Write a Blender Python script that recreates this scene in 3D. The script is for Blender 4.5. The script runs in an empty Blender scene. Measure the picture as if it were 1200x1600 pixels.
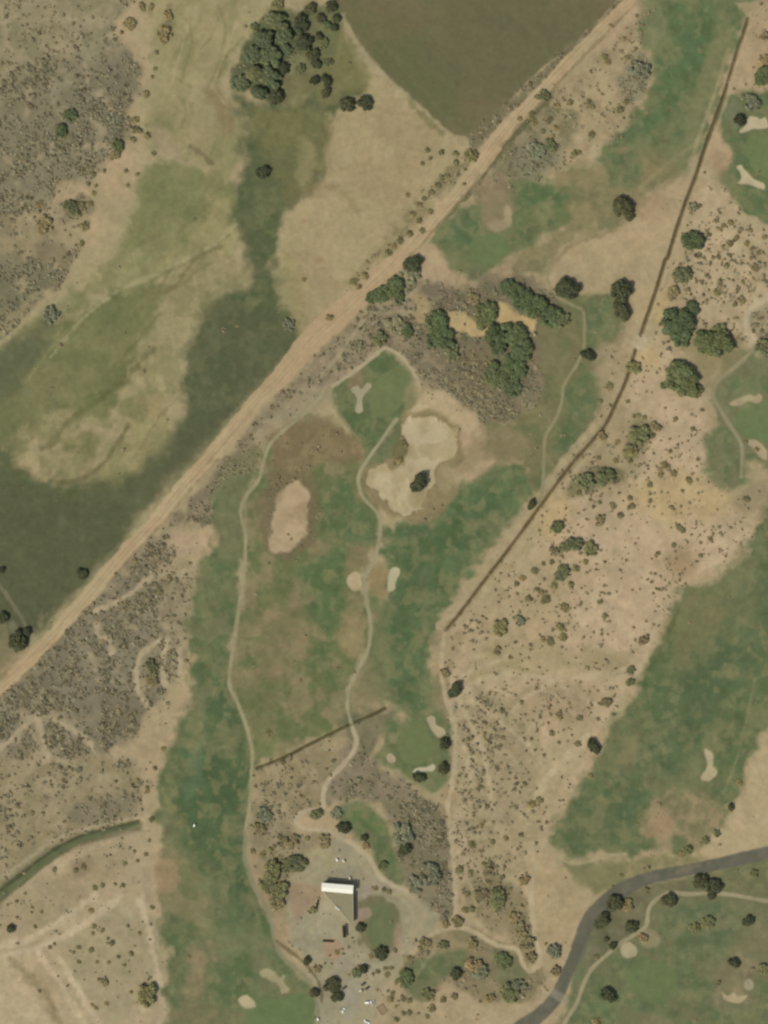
import bpy, math, random
import numpy as np
from mathutils import Vector

S = 0.5                                   # metres per photo pixel
CX, CY = 600.0, 800.0
def wx(px): return (px - CX) * S
def wy(py): return (CY - py) * S

scn = bpy.context.scene
col = scn.collection
R = math.radians

# ---------------------------------------------------------------- camera, sky, sun
cam_d = bpy.data.cameras.new("camera")
cam = bpy.data.objects.new("camera", cam_d)
col.objects.link(cam)
cam.location = (0, 0, 3000)
cam.rotation_euler = (0, 0, 0)
cam_d.sensor_fit = 'VERTICAL'
cam_d.sensor_height = 24.0
cam_d.lens = 3000 * 24.0 / (1600 * S)
cam_d.clip_start = 50
cam_d.clip_end = 20000
scn.camera = cam

SUN_EL = R(47)
TO_SUN = Vector((-0.78, -0.62, 0)).normalized() * math.cos(SUN_EL) + Vector((0, 0, math.sin(SUN_EL)))
w = bpy.data.worlds.new("World")
scn.world = w
w.use_nodes = True
nt = w.node_tree
bg = nt.nodes["Background"]
sky = nt.nodes.new("ShaderNodeTexSky")
sky.sky_type = 'NISHITA'
sky.sun_disc = False
sky.sun_elevation = SUN_EL
sky.sun_rotation = math.atan2(TO_SUN.x, TO_SUN.y)
sky.air_density = 1.0
sky.dust_density = 3.0
sky.ozone_density = 1.0
nt.links.new(sky.outputs[0], bg.inputs[0])
bg.inputs[1].default_value = 0.10
sun_d = bpy.data.lights.new("sun", 'SUN')
sun_d.energy = 2.6
sun_d.angle = R(0.5)
sun_d.color = (1.0, 0.955, 0.87)
sun = bpy.data.objects.new("sun", sun_d)
col.objects.link(sun)
sun.rotation_euler = (-TO_SUN).to_track_quat('-Z', 'Y').to_euler()
sun.location = (-300, -300, 400)
vs = scn.view_settings
vs.view_transform = 'Standard'
vs.look = 'None'
vs.exposure = 0.0
vs.gamma = 1.0
scn.cycles.pixel_filter_type = 'BLACKMAN_HARRIS'
scn.cycles.filter_width = 2.5
scn.cycles.max_bounces = 4

LIGHT = np.array([0.985, 0.95, 0.945])       # radiance of a white level card under this sun and sky
def lin(c):
    c = np.asarray(c, float) / 255.0
    return np.where(c <= 0.04045, c / 12.92, ((c + 0.055) / 1.055) ** 2.4)
def C(r, g, b):
    if r - g > 6: r, g, b = r + 2, g + min(4, (r - g) * 0.15) + 1, b + 3
    elif g > r: r, b = r, b - 2                    # dry turf is a warm green
    return lin((r, g, b)) / LIGHT

# ---------------------------------------------------------------- noise and grids
_T = np.random.RandomState(7).rand(256, 256).astype(np.float32)
def vnoise(U, V, seed):
    iu = np.floor(U).astype(np.int32); iv = np.floor(V).astype(np.int32)
    fu = (U - iu).astype(np.float32); fv = (V - iv).astype(np.float32)
    fu = fu * fu * (3 - 2 * fu); fv = fv * fv * (3 - 2 * fv)
    a = seed * 37 + 11; b = seed * 91 + 5
    i0 = (iu + a) & 255; i1 = (iu + a + 1) & 255
    j0 = (iv + b) & 255; j1 = (iv + b + 1) & 255
    return (_T[j0, i0] * (1 - fu) + _T[j0, i1] * fu) * (1 - fv) + (_T[j1, i0] * (1 - fu) + _T[j1, i1] * fu) * fv
def fbm(X, Y, scale, seed, octv=4, rot=0.0, an=1.0):
    """fractal noise, about -1..1; rot (degrees) and an stretch it into streaks"""
    if rot or an != 1.0:
        c, s = math.cos(R(rot)), math.sin(R(rot))
        X, Y = (X * c + Y * s) / an, (-X * s + Y * c)
    out = 0; amp = 1.0; tot = 0
    for o in range(octv):
        k = 2.0 ** o / scale
        out = out + amp * (vnoise(X * k + 31.7 * o, Y * k + 17.3 * o, seed + o) - 0.5)
        tot += amp; amp *= 0.55
    return out * (3.9 / tot)

STEP = 1.5
MARG = 42
gx = np.arange(-MARG, 1200 + MARG + 0.1, STEP, dtype=np.float32)
gy = np.arange(-MARG, 1600 + MARG + 0.1, STEP, dtype=np.float32)
NX, NY = len(gx), len(gy)
X, Y = np.meshgrid(gx, gy)
def ss(a, b, x):
    t = np.clip((x - a) / (b - a), 0, 1)
    return t * t * (3 - 2 * t)

def catmull(pts, closed, n=4):
    P = np.array(pts, float); out = []
    N = len(P)
    rng = range(N) if closed else range(N - 1)
    for i in rng:
        if closed:
            p0, p1, p2, p3 = P[(i - 1) % N], P[i], P[(i + 1) % N], P[(i + 2) % N]
        else:
            p0, p1, p2, p3 = P[max(i - 1, 0)], P[i], P[i + 1], P[min(i + 2, N - 1)]
        for k in range(n):
            t = k / n
            out.append(0.5 * ((2 * p1) + (-p0 + p2) * t + (2 * p0 - 5 * p1 + 4 * p2 - p3) * t * t + (-p0 + 3 * p1 - 3 * p2 + p3) * t ** 3))
    if not closed: out.append(P[-1])
    return np.array(out)

def _window(P, marg):
    x0, y0 = P.min(0) - marg; x1, y1 = P.max(0) + marg
    i0 = max(0, int((x0 + MARG) / STEP)); i1 = min(NX, int((x1 + MARG) / STEP) + 2)
    j0 = max(0, int((y0 + MARG) / STEP)); j1 = min(NY, int((y1 + MARG) / STEP) + 2)
    return slice(j0, j1), slice(i0, i1)

def sd_poly(P, marg):
    sl = _window(P, marg)
    xs, ys = X[sl], Y[sl]
    st = 1
    while xs[::st, ::st].size > 90000: st += 1
    x, y = xs[::st, ::st], ys[::st, ::st]
    d2 = np.full(x.shape, 1e12, np.float32); ins = np.zeros(x.shape, bool)
    N = len(P)
    for i in range(N):
        ax, ay = P[i]; bx, by = P[(i + 1) % N]
        ex, ey = bx - ax, by - ay
        L2 = ex * ex + ey * ey + 1e-9
        t = np.clip(((x - ax) * ex + (y - ay) * ey) / L2, 0, 1)
        d2 = np.minimum(d2, (x - ax - t * ex) ** 2 + (y - ay - t * ey) ** 2)
        if ay != by:
            ins ^= ((ay > y) != (by > y)) & (x < (bx - ax) * (y - ay) / (by - ay) + ax)
    sd = np.sqrt(d2) * np.where(ins, -1, 1)
    if st > 1:
        h, w_ = xs.shape
        yi = np.arange(h) / st; xi = np.arange(w_) / st
        y0 = np.minimum(yi.astype(int), sd.shape[0] - 1); x0 = np.minimum(xi.astype(int), sd.shape[1] - 1)
        y1 = np.minimum(y0 + 1, sd.shape[0] - 1); x1 = np.minimum(x0 + 1, sd.shape[1] - 1)
        fy = (yi - y0)[:, None]; fx = (xi - x0)[None, :]
        sd = (sd[y0][:, x0] * (1 - fx) + sd[y0][:, x1] * fx) * (1 - fy) + (sd[y1][:, x0] * (1 - fx) + sd[y1][:, x1] * fx) * fy
    return sl, sd

def sd_line(P, W, marg):
    sl = _window(P, marg)
    x, y = X[sl], Y[sl]
    sd = np.full(x.shape, 1e6, np.float32)
    for i in range(len(P) - 1):
        ax, ay = P[i]; bx, by = P[i + 1]
        r = marg + max(W[i], W[i + 1])
        jx = np.where((x[0] > min(ax, bx) - r) & (x[0] < max(ax, bx) + r))[0]
        jy = np.where((y[:, 0] > min(ay, by) - r) & (y[:, 0] < max(ay, by) + r))[0]
        if not len(jx) or not len(jy): continue
        s2 = (slice(jy[0], jy[-1] + 1), slice(jx[0], jx[-1] + 1))
        xx, yy = x[s2], y[s2]
        ex, ey = bx - ax, by - ay
        t = np.clip(((xx - ax) * ex + (yy - ay) * ey) / (ex * ex + ey * ey + 1e-9), 0, 1)
        d = np.sqrt((xx - ax - t * ex) ** 2 + (yy - ay - t * ey) ** 2) - (W[i] * (1 - t) + W[i + 1] * t) * 0.5
        sd[s2] = np.minimum(sd[s2], d)
    return sl, sd

# ---------------------------------------------------------------- land cover: true ground colours, heights, scrub density
COL = np.zeros((NY, NX, 3), np.float32)
HGT = (0.9 * fbm(X, Y, 170, 3, 3) + 0.22 * fbm(X, Y, 34, 9, 3)).astype(np.float32)
DEN = np.zeros((NY, NX), np.float32)      # scrub clumps per 100 px^2
TON = np.zeros((NY, NX), np.float32)      # 0 brown scrub .. 1 grey green scrub
OWN = np.zeros((NY, NX), np.int16)
REG = [("ground", "pale sandy desert ground with dry grass around the golf holes", "ground", "soil")]
_seed = [100]
def _n(): _seed[0] += 7; return _seed[0]

def paint(sl, wgt, c, c2=None, cs=30, ca=0.8, own=None, dens=None, ton=None, h=0.0, mot=0.085, rot=0, an=1.0):
    x, y = X[sl], Y[sl]
    cc = np.broadcast_to(C(*c).astype(np.float32), x.shape + (3,))
    if c2 is not None:
        m = ss(-0.35, 0.45, fbm(x, y, cs, _n(), 4, rot, an))[..., None] * ca
        cc = cc * (1 - m) + C(*c2).astype(np.float32) * m
    if mot:
        cc = cc * (1 + mot * fbm(x, y, 16, _n(), 4, rot, an))[..., None]
    COL[sl] = COL[sl] * (1 - wgt[..., None]) + cc * wgt[..., None]
    if dens is not None: DEN[sl] = DEN[sl] * (1 - wgt) + dens * wgt
    if ton is not None: TON[sl] = TON[sl] * (1 - wgt) + ton * wgt
    if h: HGT[sl] += h * wgt
    if own is not None:
        REG.append(own)
        OWN[sl][wgt > 0.5] = len(REG) - 1

def A(pts, c, soft=4, warp=5, ws=18, op=1.0, sub=3, **k):
    """an area of ground cover with an uneven edge"""
    P = catmull(pts, True, sub) if sub > 1 else np.array(pts, float)
    own = k.get("own")
    if own and own[0] == "fairway": soft, warp = soft * 1.5, warp * 1.4
    sl, sd = sd_poly(P, soft + warp * 1.5 + 3)
    if warp: sd = sd + warp * fbm(X[sl], Y[sl], ws, _n(), 4)
    paint(sl, op * ss(soft, -soft, sd), c, **k)

def Ln(pts, wd, c, soft=1.2, warp=0.6, ws=9, op=1.0, **k):
    """a line on the ground: road, path, trail, ditch"""
    n = 5
    P = catmull(pts, False, n)
    if np.isscalar(wd): W = np.full(len(P), float(wd))
    else: W = np.interp(np.linspace(0, len(pts) - 1, len(P)), np.arange(len(pts)), wd)
    sl, sd = sd_line(P, W, soft + warp * 1.5 + 3)
    if warp: sd = sd + warp * fbm(X[sl], Y[sl], ws, _n(), 3)
    paint(sl, op * ss(soft, -soft, sd), c, **k)

def groove(pts, wd, depth):
    P = catmull(pts, False, 5)
    sl, sd = sd_line(P, np.zeros(len(P)), wd)
    HGT[sl] -= depth * ss(wd * 0.5, wd * 0.12, sd)
def ridge(pts, wd, hh): groove(pts, wd, -hh)
# ---- base: pale desert sand, pinker and yellower in patches
full = (slice(0, NY), slice(0, NX)); one = np.ones((NY, NX), np.float32)
paint(full, one, (163, 142, 109), (155, 138, 102), cs=120, ca=0.8, mot=0.05)
paint(full, one * 0.35, (172, 142, 112), (156, 140, 104), cs=60, ca=1, mot=0.04, dens=0.02)
TAN = (163, 143, 108)
FAIR = (91, 105, 73); FAIR2 = (110, 112, 80); DEEP = (82, 98, 68); OLIVE = (118, 112, 78); DRYG = (140, 128, 92)
GREEN = (102, 114, 76); BUNK = (168, 152, 118)

# ---- north-west: scrub flats, dry grass, sand strip
A([(-60, -60), (214, -60), (190, 20), (178, 45), (196, 78), (212, 95), (214, 130), (203, 160), (200, 195), (188, 232), (160, 252), (132, 284), (80, 305), (72, 320), (52, 345), (20, 340), (-60, 350)],
  (134, 124, 95), c2=(122, 113, 86), cs=34, soft=8, warp=10, dens=1.9, ton=0.5)
A([(-60, -60), (200, -60), (180, 30), (120, 75), (60, 100), (-60, 130)], (146, 132, 100), c2=(128, 118, 86), cs=24, soft=20, warp=14, op=0.8, dens=0.9, ton=0.3)
A([(150, 90), (205, 85), (214, 125), (200, 190), (180, 235), (120, 230), (100, 180), (120, 130)], (114, 106, 84), soft=16, warp=12, op=0.7, dens=2.7, ton=0.6)
A([(20, 180), (80, 190), (110, 250), (80, 300), (20, 310), (-40, 320), (-40, 200)], (118, 110, 86), soft=14, warp=12, op=0.6, dens=2.6, ton=0.5)
A([(-60, 340), (50, 345), (80, 320), (140, 305), (146, 345), (128, 372), (118, 398), (104, 430), (84, 452), (58, 470), (40, 500), (-5, 540), (-60, 580)],
  (146, 130, 98), c2=(122, 110, 82), cs=40, soft=4, warp=8, dens=1.5, ton=0.4)
A([(-30, 400), (60, 410), (90, 440), (50, 470), (-10, 480)], (104, 104, 78), soft=10, warp=10, op=0.6, dens=2.0, ton=0.7)
A([(228, -60), (400, -60), (372, 60), (345, 120), (350, 150), (378, 190), (368, 260), (330, 290), (290, 260), (240, 240), (235, 170), (245, 90)],
  (152, 135, 99), c2=(134, 125, 86), cs=36, rot=-60, an=2.6, ca=0.9, soft=12, warp=9, dens=0.0)
A([(236, 205), (262, 205), (285, 240), (300, 262), (270, 258), (240, 235)], (156, 134, 106), soft=6, warp=6, op=0.8)
A([(322, 120), (336, 140), (366, 175), (364, 205), (345, 205), (338, 170), (318, 155)], (134, 112, 82), soft=5, warp=5, op=0.7)
Ln([(297, 230), (312, 238), (332, 256)], 7, (112, 100, 70), soft=3, warp=2, op=0.75)
Ln([(262, 8), (266, 30), (258, 48)], 8, (118, 102, 78), soft=4, warp=3, op=0.7)
for q in ([(290, 30), (300, 60), (285, 120)], [(340, 10), (352, 50), (330, 130)], [(310, 80), (330, 60)], [(278, 150), (290, 170), (284, 200)], [(276, 122), (300, 137)], [(380, 60), (350, 92), (340, 130)]):
    Ln(q, 3, (120, 106, 72), soft=2.5, warp=2, op=0.5)
for q in ([(300, 20), (282, 80), (268, 130)], [(372, 30), (345, 100), (330, 140)], [(330, 130), (350, 160), (378, 185)]):
    Ln(q, 3, (164, 142, 108), soft=2, warp=2, op=0.6)
# pale green and straw fields between the scrub and the dark grass
A([(250, 250), (330, 268), (372, 300), (366, 350), (330, 390), (290, 420), (230, 445), (170, 455), (120, 480), (60, 540), (-60, 620), (-60, 560), (40, 510), (120, 450), (180, 400), (200, 350), (215, 280)],
  (124, 120, 82), c2=(142, 130, 92), cs=45, rot=-45, an=2, soft=10, warp=9)
A([(330, 300), (380, 330), (372, 380), (330, 420), (260, 420), (240, 440), (250, 400), (300, 370)], (150, 136, 96), c2=(138, 126, 88), cs=30, rot=-45, an=2, soft=9, warp=8, op=0.9)
Ln([(365, 350), (330, 385), (285, 405), (235, 430), (180, 455), (120, 505), (78, 560)], 4, (150, 138, 102), soft=2.5, warp=1.5, op=0.55)
A([(-60, 600), (60, 530), (150, 470), (240, 440), (260, 470), (230, 540), (200, 600), (170, 640), (100, 650), (40, 680), (-60, 700)],
  (114, 112, 76), c2=(124, 118, 82), cs=40, rot=-45, an=2.5, soft=12, warp=9)
A([(-60, 560), (10, 535), (60, 505), (90, 500), (60, 560), (20, 610), (-60, 640)], (92, 92, 68), soft=14, warp=9, op=0.7)
# the dark grass sweep from the grove down to the road
A([(372, 150), (440, 160), (500, 120), (528, 60), (560, 100), (580, 130), (560, 160), (520, 185), (512, 240), (500, 290), (455, 330), (440, 390), (438, 460), (478, 530), (440, 570), (400, 605), (330, 690), (250, 770), (190, 850), (120, 920), (40, 1010), (-60, 1100), (-60, 720), (20, 690), (40, 730), (120, 750), (200, 730), (270, 680), (290, 620), (285, 560), (320, 490), (350, 450), (385, 440), (372, 400), (365, 330), (380, 260), (376, 200)],
  (98, 98, 69), c2=(88, 92, 66), cs=60, soft=13, warp=12, ws=26)
A([(385, 175), (440, 170), (500, 165), (520, 185), (512, 240), (498, 290), (450, 320), (440, 290), (400, 240)], (118, 112, 74), c2=(106, 102, 72), cs=35, soft=12, warp=9, op=0.85)
A([(500, 60), (535, 40), (580, 110), (575, 140), (540, 150), (505, 110)], (120, 114, 74), soft=8, warp=7, op=0.8)
A([(330, 480), (400, 460), (455, 500), (462, 530), (400, 600), (330, 670), (290, 660), (300, 580)], (80, 90, 62), soft=16, warp=12, op=0.75)
A([(470, 215), (490, 230), (488, 275), (470, 285), (466, 250)], (140, 128, 90), soft=7, warp=6, op=0.7)
A([(420, 15), (452, 14), (470, 40), (482, 60), (470, 85), (455, 105), (446, 135), (440, 168), (415, 162), (395, 146), (368, 142), (358, 124), (372, 108), (385, 70), (402, 40)], (86, 92, 66), soft=6, warp=7, op=0.95, dens=1.2, ton=0.9)
A([(440, 20), (530, 5), (535, 45), (515, 110), (520, 150), (470, 130), (450, 110), (470, 60)], (112, 109, 76), c2=(96, 98, 70), cs=20, soft=9, warp=8, op=0.85)
Ln([(250, 745), (300, 690), (360, 640)], 16, (72, 72, 52), soft=7, warp=4, op=0.5)
A([(-60, 760), (80, 770), (170, 770), (200, 830), (140, 890), (60, 970), (-60, 980)], (86, 87, 60), c2=(80, 84, 60), cs=50, soft=10, warp=6, op=0.8)
# straw islands in the south-west field
A([(290, 400), (350, 400), (390, 430), (385, 455), (350, 455), (330, 480), (300, 520), (280, 560), (280, 600), (255, 640), (225, 640), (210, 590), (215, 545), (245, 500), (250, 460)],
  (154, 137, 101), c2=(132, 122, 85), cs=26, soft=10, warp=12, op=0.9)
A([(215, 600), (262, 640), (262, 690), (225, 730), (180, 755), (150, 750), (165, 710), (190, 680), (185, 640)], (140, 128, 88), c2=(114, 111, 74), cs=26, rot=-45, an=2, soft=14, warp=13, op=0.75)
A([(60, 640), (100, 645), (140, 630), (160, 650), (110, 690), (70, 700), (25, 700), (25, 670)], (150, 136, 98), c2=(122, 116, 78), cs=26, soft=10, warp=12, op=0.8)
A([(70, 700), (130, 680), (170, 690), (150, 730), (120, 752), (80, 745), (60, 730)], (128, 118, 82), c2=(146, 130, 94), cs=22, soft=11, warp=12, op=0.7)
Ln([(240, 545), (185, 600), (140, 635), (105, 660), (85, 690), (65, 700)], 9, (98, 94, 60), soft=5, warp=3, op=0.65)
Ln([(200, 665), (165, 720), (125, 750), (90, 753)], 7, (100, 92, 60), soft=4, warp=2, op=0.7)
Ln([(270, 415), (250, 450), (255, 456), (290, 440), (300, 425)], 5, (118, 104, 70), soft=3, warp=2, op=0.5)
A([(215, 620), (250, 610), (262, 640), (240, 655), (222, 640)], (156, 132, 96), soft=6, warp=6, op=0.6)
for (x, y, r) in ((395, 548, 7), (390, 525, 5), (318, 595, 6), (95, 815, 9), (130, 840, 6), (215, 780, 6), (84, 620, 8), (45, 612, 7)):
    A([(x - r, y), (x, y - r * 1.4), (x + r, y), (x, y + r * 1.4)], (124, 122, 90), soft=5, warp=3, op=0.5)
Ln([(0, 762), (40, 757)], 5, (70, 74, 52), soft=3, warp=2, op=0.5)

for (x, y, rx, ry, cc, o_) in ((250, 300, 30, 26, (118, 118, 80), .7), (300, 330, 30, 20, (116, 115, 78), .6), (180, 500, 40, 24, (112, 112, 74), .6), (120, 560, 40, 22, (108, 108, 72), .6), (150, 640, 26, 18, (104, 106, 68), .6), (60, 590, 26, 16, (128, 120, 84), .5), (100, 620, 20, 14, (134, 124, 88), .5), (210, 640, 24, 14, (118, 114, 76), .6), (245, 700, 20, 24, (132, 122, 84), .6), (330, 470, 24, 20, (112, 110, 74), .5), (420, 330, 24, 40, (92, 98, 68), .5), (470, 190, 26, 22, (116, 110, 74), .5), (130, 700, 22, 14, (100, 104, 64), .6), (15, 700, 24, 30, (98, 100, 66), .5), (160, 760, 30, 14, (110, 106, 72), .5)):
    A([(x - rx, y), (x - rx * .3, y - ry), (x + rx, y - ry * .4), (x + rx * .5, y + ry)], cc, soft=8, warp=12, ws=20, op=o_)
for q, w_, cc, o_ in (([(368, 352), (330, 386), (285, 407), (235, 432), (180, 457), (125, 502), (78, 560)], 4, (158, 146, 108), .6), ([(360, 365), (322, 397), (280, 417), (230, 442), (175, 468), (120, 515)], 3, (108, 104, 70), .4),
                      ([(345, 385), (310, 400), (290, 425), (275, 445), (245, 458), (225, 455)], 7, (116, 104, 70), .6), ([(330, 410), (300, 430), (290, 450)], 5, (120, 108, 74), .5), ([(250, 490), (225, 520), (190, 560), (160, 590)], 6, (106, 104, 68), .5),
                      ([(100, 520), (70, 555), (40, 600)], 3, (140, 130, 92), .5), ([(60, 480), (20, 520), (-20, 550)], 5, (160, 142, 108), .7), ([(290, 610), (250, 650), (220, 700)], 4, (112, 106, 70), .4)):
    Ln(q, w_, cc, soft=3, warp=2.5, op=o_)
A([(446, 118), (480, 112), (496, 130), (480, 152), (450, 160), (440, 140)], (114, 106, 72), soft=8, warp=5, op=0.95)
A([(500, 100), (530, 100), (540, 130), (520, 160), (495, 150)], (122, 113, 76), soft=8, warp=5, op=0.8)
# ---- north: sandy triangle and the brown field
A([(520, 180), (548, 168), (566, 158), (578, 128), (600, 118), (640, 150), (700, 212), (748, 240), (700, 300), (640, 360), (560, 440), (492, 520), (475, 530), (445, 480), (440, 440), (442, 390), (448, 340), (500, 292), (514, 235)],
  (159, 141, 104), c2=(152, 132, 98), cs=70, soft=7, warp=8, dens=0.0, mot=0.04)
A([(440, 400), (470, 410), (480, 480), (478, 530), (450, 490)], (146, 130, 90), soft=14, warp=8, op=0.7)
for (x, y) in ((475, 347), (478, 345), (500, 405), (508, 412)):
    A([(x - 5, y), (x, y - 3), (x + 5, y), (x, y + 3)], (150, 112, 80), soft=4, warp=2, op=0.5)
Ln([(460, 305), (500, 292), (530, 296), (560, 330)], 9, (124, 108, 74), soft=6, warp=3, op=0.5)
A([(536, -60), (1000, -60), (960, 5), (905, 62), (850, 105), (800, 150), (770, 190), (742, 215), (728, 214), (700, 205), (640, 152), (585, 100), (548, 42)],
  (103, 99, 70), c2=(111, 99, 71), cs=110, soft=2.5, warp=2, own=("field", "flat brown crop field bounded by the dirt road in the north", "field", "soil"), mot=0.03, dens=0)
A([(545, 20), (620, 30), (680, 110), (740, 200), (700, 200), (600, 105), (560, 50)], (98, 100, 68), soft=18, warp=8, op=0.6, mot=0.03)
Ln([(560, -10), (600, 70), (660, 140), (700, 190)], 3, (120, 112, 80), soft=5, warp=4, op=0.25)
Ln([(536, 25), (550, 55), (580, 98), (640, 155), (702, 212), (740, 240)], 8, (160, 142, 108), soft=3.5, warp=2, op=0.85, own=("dirt_trail", "narrow pale dirt track along the west edge of the brown field", "track", "soil"))
Ln([(560, 80), (585, 105)], 14, (150, 138, 104), soft=6, warp=3, op=0.6)
Ln([(640, 160), (665, 185), (690, 208)], 8, (116, 110, 72), soft=4, warp=3, op=0.7)
# weedy verge between field and road
Ln([(742, 222), (790, 175), (850, 118), (900, 75), (960, 20), (1000, -40)], 20, (110, 100, 74), c2=(122, 112, 82), cs=14, soft=6, warp=5, dens=2.0, ton=0.5)
Ln([(600, 395), (640, 340), (690, 290), (725, 262)], 24, (146, 132, 96), c2=(116, 106, 74), cs=16, soft=7, warp=6, op=0.8, dens=1.5, ton=0.3)
Ln([(545, 440), (575, 410), (605, 385)], 12, (138, 124, 88), soft=6, warp=5, op=0.8, dens=1.3, ton=0.3)

# ---- north-east: sandy strip, long fairway, green
A([(850, 150), (920, 95), (1000, 20), (1020, 0), (1010, 60), (1015, 110), (990, 190), (960, 215), (930, 240), (920, 250), (870, 260), (800, 250), (770, 260)],
  (160, 140, 106), c2=(146, 126, 96), cs=28, soft=6, warp=6, dens=0.9, ton=0.2)
A([(985, 80), (1012, 95), (1010, 130), (1000, 160), (975, 160), (970, 110)], (128, 120, 92), soft=7, warp=7, op=0.8, dens=1.6, ton=0.8)
A([(800, 190), (860, 165), (900, 180), (890, 230), (850, 265), (810, 290), (770, 290), (760, 250)], (140, 126, 95), c2=(116, 110, 80), cs=22, soft=9, warp=9, dens=1.2, ton=0.5)
A([(820, 220), (860, 225), (870, 260), (830, 285), (800, 262)], (118, 114, 90), soft=10, warp=8, op=0.65, dens=1.3, ton=0.9)
Ln([(860, 150), (830, 185), (790, 225), (740, 290), (700, 335)], 11, (98, 94, 64), soft=3, warp=3, op=0.9, dens=0.4)
A([(740, 290), (790, 270), (810, 300), (800, 330), (770, 360), (755, 330)], (134, 116, 88), soft=7, warp=6)
A([(1022, -60), (1240, -60), (1196, 5), (1168, 30), (1150, 60), (1136, 110), (1112, 165), (1106, 205), (1080, 250), (1060, 268), (1010, 292), (990, 292), (960, 270), (945, 262), (940, 238), (975, 208), (1000, 170), (1015, 130), (1022, 90), (1006, 60), (1010, 20)],
  (96, 108, 75), c2=(116, 116, 80), cs=34, soft=6, warp=7, own=("fairway", "green fairway running beside the ditch in the north-east", "fairway", "turf"))
A([(1050, -10), (1120, 10), (1110, 80), (1090, 140), (1040, 190), (1010, 205), (1030, 130)], (88, 106, 72), soft=12, warp=9, op=0.8)
A([(1095, 120), (1120, 60), (1150, 40), (1140, 80), (1110, 170), (1080, 250), (1040, 280), (1060, 220)], (124, 120, 84), soft=8, warp=6, op=0.75)
A([(1000, 0), (1030, 10), (1040, 50), (1030, 70), (1005, 60)], (124, 122, 88), soft=7, warp=6, op=0.7)
A([(930, 250), (990, 232), (1040, 240), (1060, 275), (1010, 300), (960, 320), (910, 340), (880, 310), (880, 270)], (130, 116, 82), c2=(114, 112, 76), cs=26, soft=9, warp=8, op=0.85)
A([(948, 240), (985, 235), (1000, 262), (990, 290), (968, 300), (950, 275)], (90, 104, 72), soft=7, warp=7, op=0.85)
A([(924, 226), (940, 222), (938, 245), (925, 248)], (160, 144, 110), soft=3, warp=2, op=0.7)
A([(678, 372), (690, 345), (730, 318), (765, 318), (800, 300), (798, 285), (850, 280), (905, 300), (922, 318), (912, 340), (880, 358), (850, 372), (830, 398), (800, 400), (780, 412), (752, 432), (720, 428), (690, 400)],
  (98, 109, 73), c2=(112, 113, 80), cs=28, soft=6, warp=6, own=("fairway", "green apron of grass around the northern putting green", "fairway", "turf"))
A([(800, 300), (840, 286), (880, 300), (918, 318), (870, 345), (830, 330)], (88, 104, 70), soft=9, warp=8, op=0.8)
A([(690, 345), (740, 330), (755, 360), (730, 380), (690, 372)], (86, 104, 74), soft=9, warp=7, op=0.7)
A([(735, 375), (775, 365), (795, 380), (790, 402), (760, 415), (735, 402)], GREEN, soft=3, warp=2, own=("putting_green", "smooth oval putting green south of the tan dirt patch near the road", "putting green", "turf"), mot=0.02)
A([(752, 302), (795, 300), (802, 330), (796, 352), (765, 358), (752, 345)], (132, 116, 86), soft=5, warp=5, op=0.9)
A([(762, 350), (785, 340), (790, 322), (800, 335), (797, 353), (775, 360)], (152, 134, 102), soft=4, warp=4, own=("sand_bunker", "small sandy bunker north of the northern putting green", "bunker", "sand"), h=-0.3)
A([(795, 405), (820, 390), (832, 398), (815, 418), (780, 432), (760, 438)], (146, 126, 96), soft=6, warp=5, op=0.8)
A([(890, 300), (950, 290), (1015, 298), (1005, 335), (958, 360), (905, 374), (870, 396), (845, 430), (800, 425), (815, 400), (850, 372), (885, 345)], (118, 113, 79), c2=(134, 121, 86), cs=22, soft=7, warp=7, op=0.9)
A([(872, 402), (890, 380), (925, 372), (960, 362), (1000, 330), (1060, 285), (1100, 255), (1090, 300), (1062, 370), (1040, 440), (1010, 520), (985, 545), (962, 500), (940, 460), (900, 470), (868, 450)],
  (165, 143, 109), c2=(158, 138, 104), cs=60, soft=5, warp=4, mot=0.03, dens=0.0)
A([(990, 320), (1040, 290), (1060, 320), (1030, 350), (1000, 345)], (150, 128, 98), soft=12, warp=8, op=0.6, dens=0.3)
Ln([(962, 360), (930, 370), (897, 382), (880, 395), (872, 405)], 6, (122, 104, 74), soft=4, warp=2, op=0.6)
A([(1110, 150), (1150, 145), (1175, 135), (1260, 150), (1260, 345), (1195, 352), (1158, 335), (1140, 305), (1125, 280), (1145, 240), (1120, 200)],
  (97, 108, 74), c2=(112, 112, 78), cs=26, soft=5, warp=6, own=("fairway", "green grass around two bunkers at the eastern edge in the north", "fairway", "turf"))
A([(1164, 222), (1185, 208), (1260, 205), (1260, 280), (1190, 275), (1172, 258)], (106, 117, 78), soft=2.5, warp=2, own=("putting_green", "rounded putting green between two white sand bunkers at the eastern edge", "putting green", "turf"), mot=0.02)
A([(1153, 205), (1163, 196), (1170, 185), (1182, 183), (1188, 186), (1196, 183), (1199, 199), (1178, 201), (1160, 209)], (178, 162, 128), soft=1.5, warp=1.5, own=("sand_bunker", "white lobed bunker with a dark bush at its west end", "bunker", "sand"), h=-0.5)
A([(1150, 262), (1157, 258), (1164, 266), (1175, 278), (1194, 287), (1193, 298), (1174, 291), (1150, 288), (1157, 277)], (176, 160, 126), soft=1.5, warp=1.5, own=("sand_bunker", "white lobed bunker south of the easternmost putting green", "bunker", "sand"), h=-0.5)
A([(1112, 240), (1130, 235), (1140, 262), (1122, 275), (1112, 262)], (150, 126, 96), soft=7, warp=5, op=0.7)
A([(1140, 150), (1160, 170), (1150, 200), (1128, 190)], (120, 118, 92), soft=8, warp=5, op=0.6)

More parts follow.
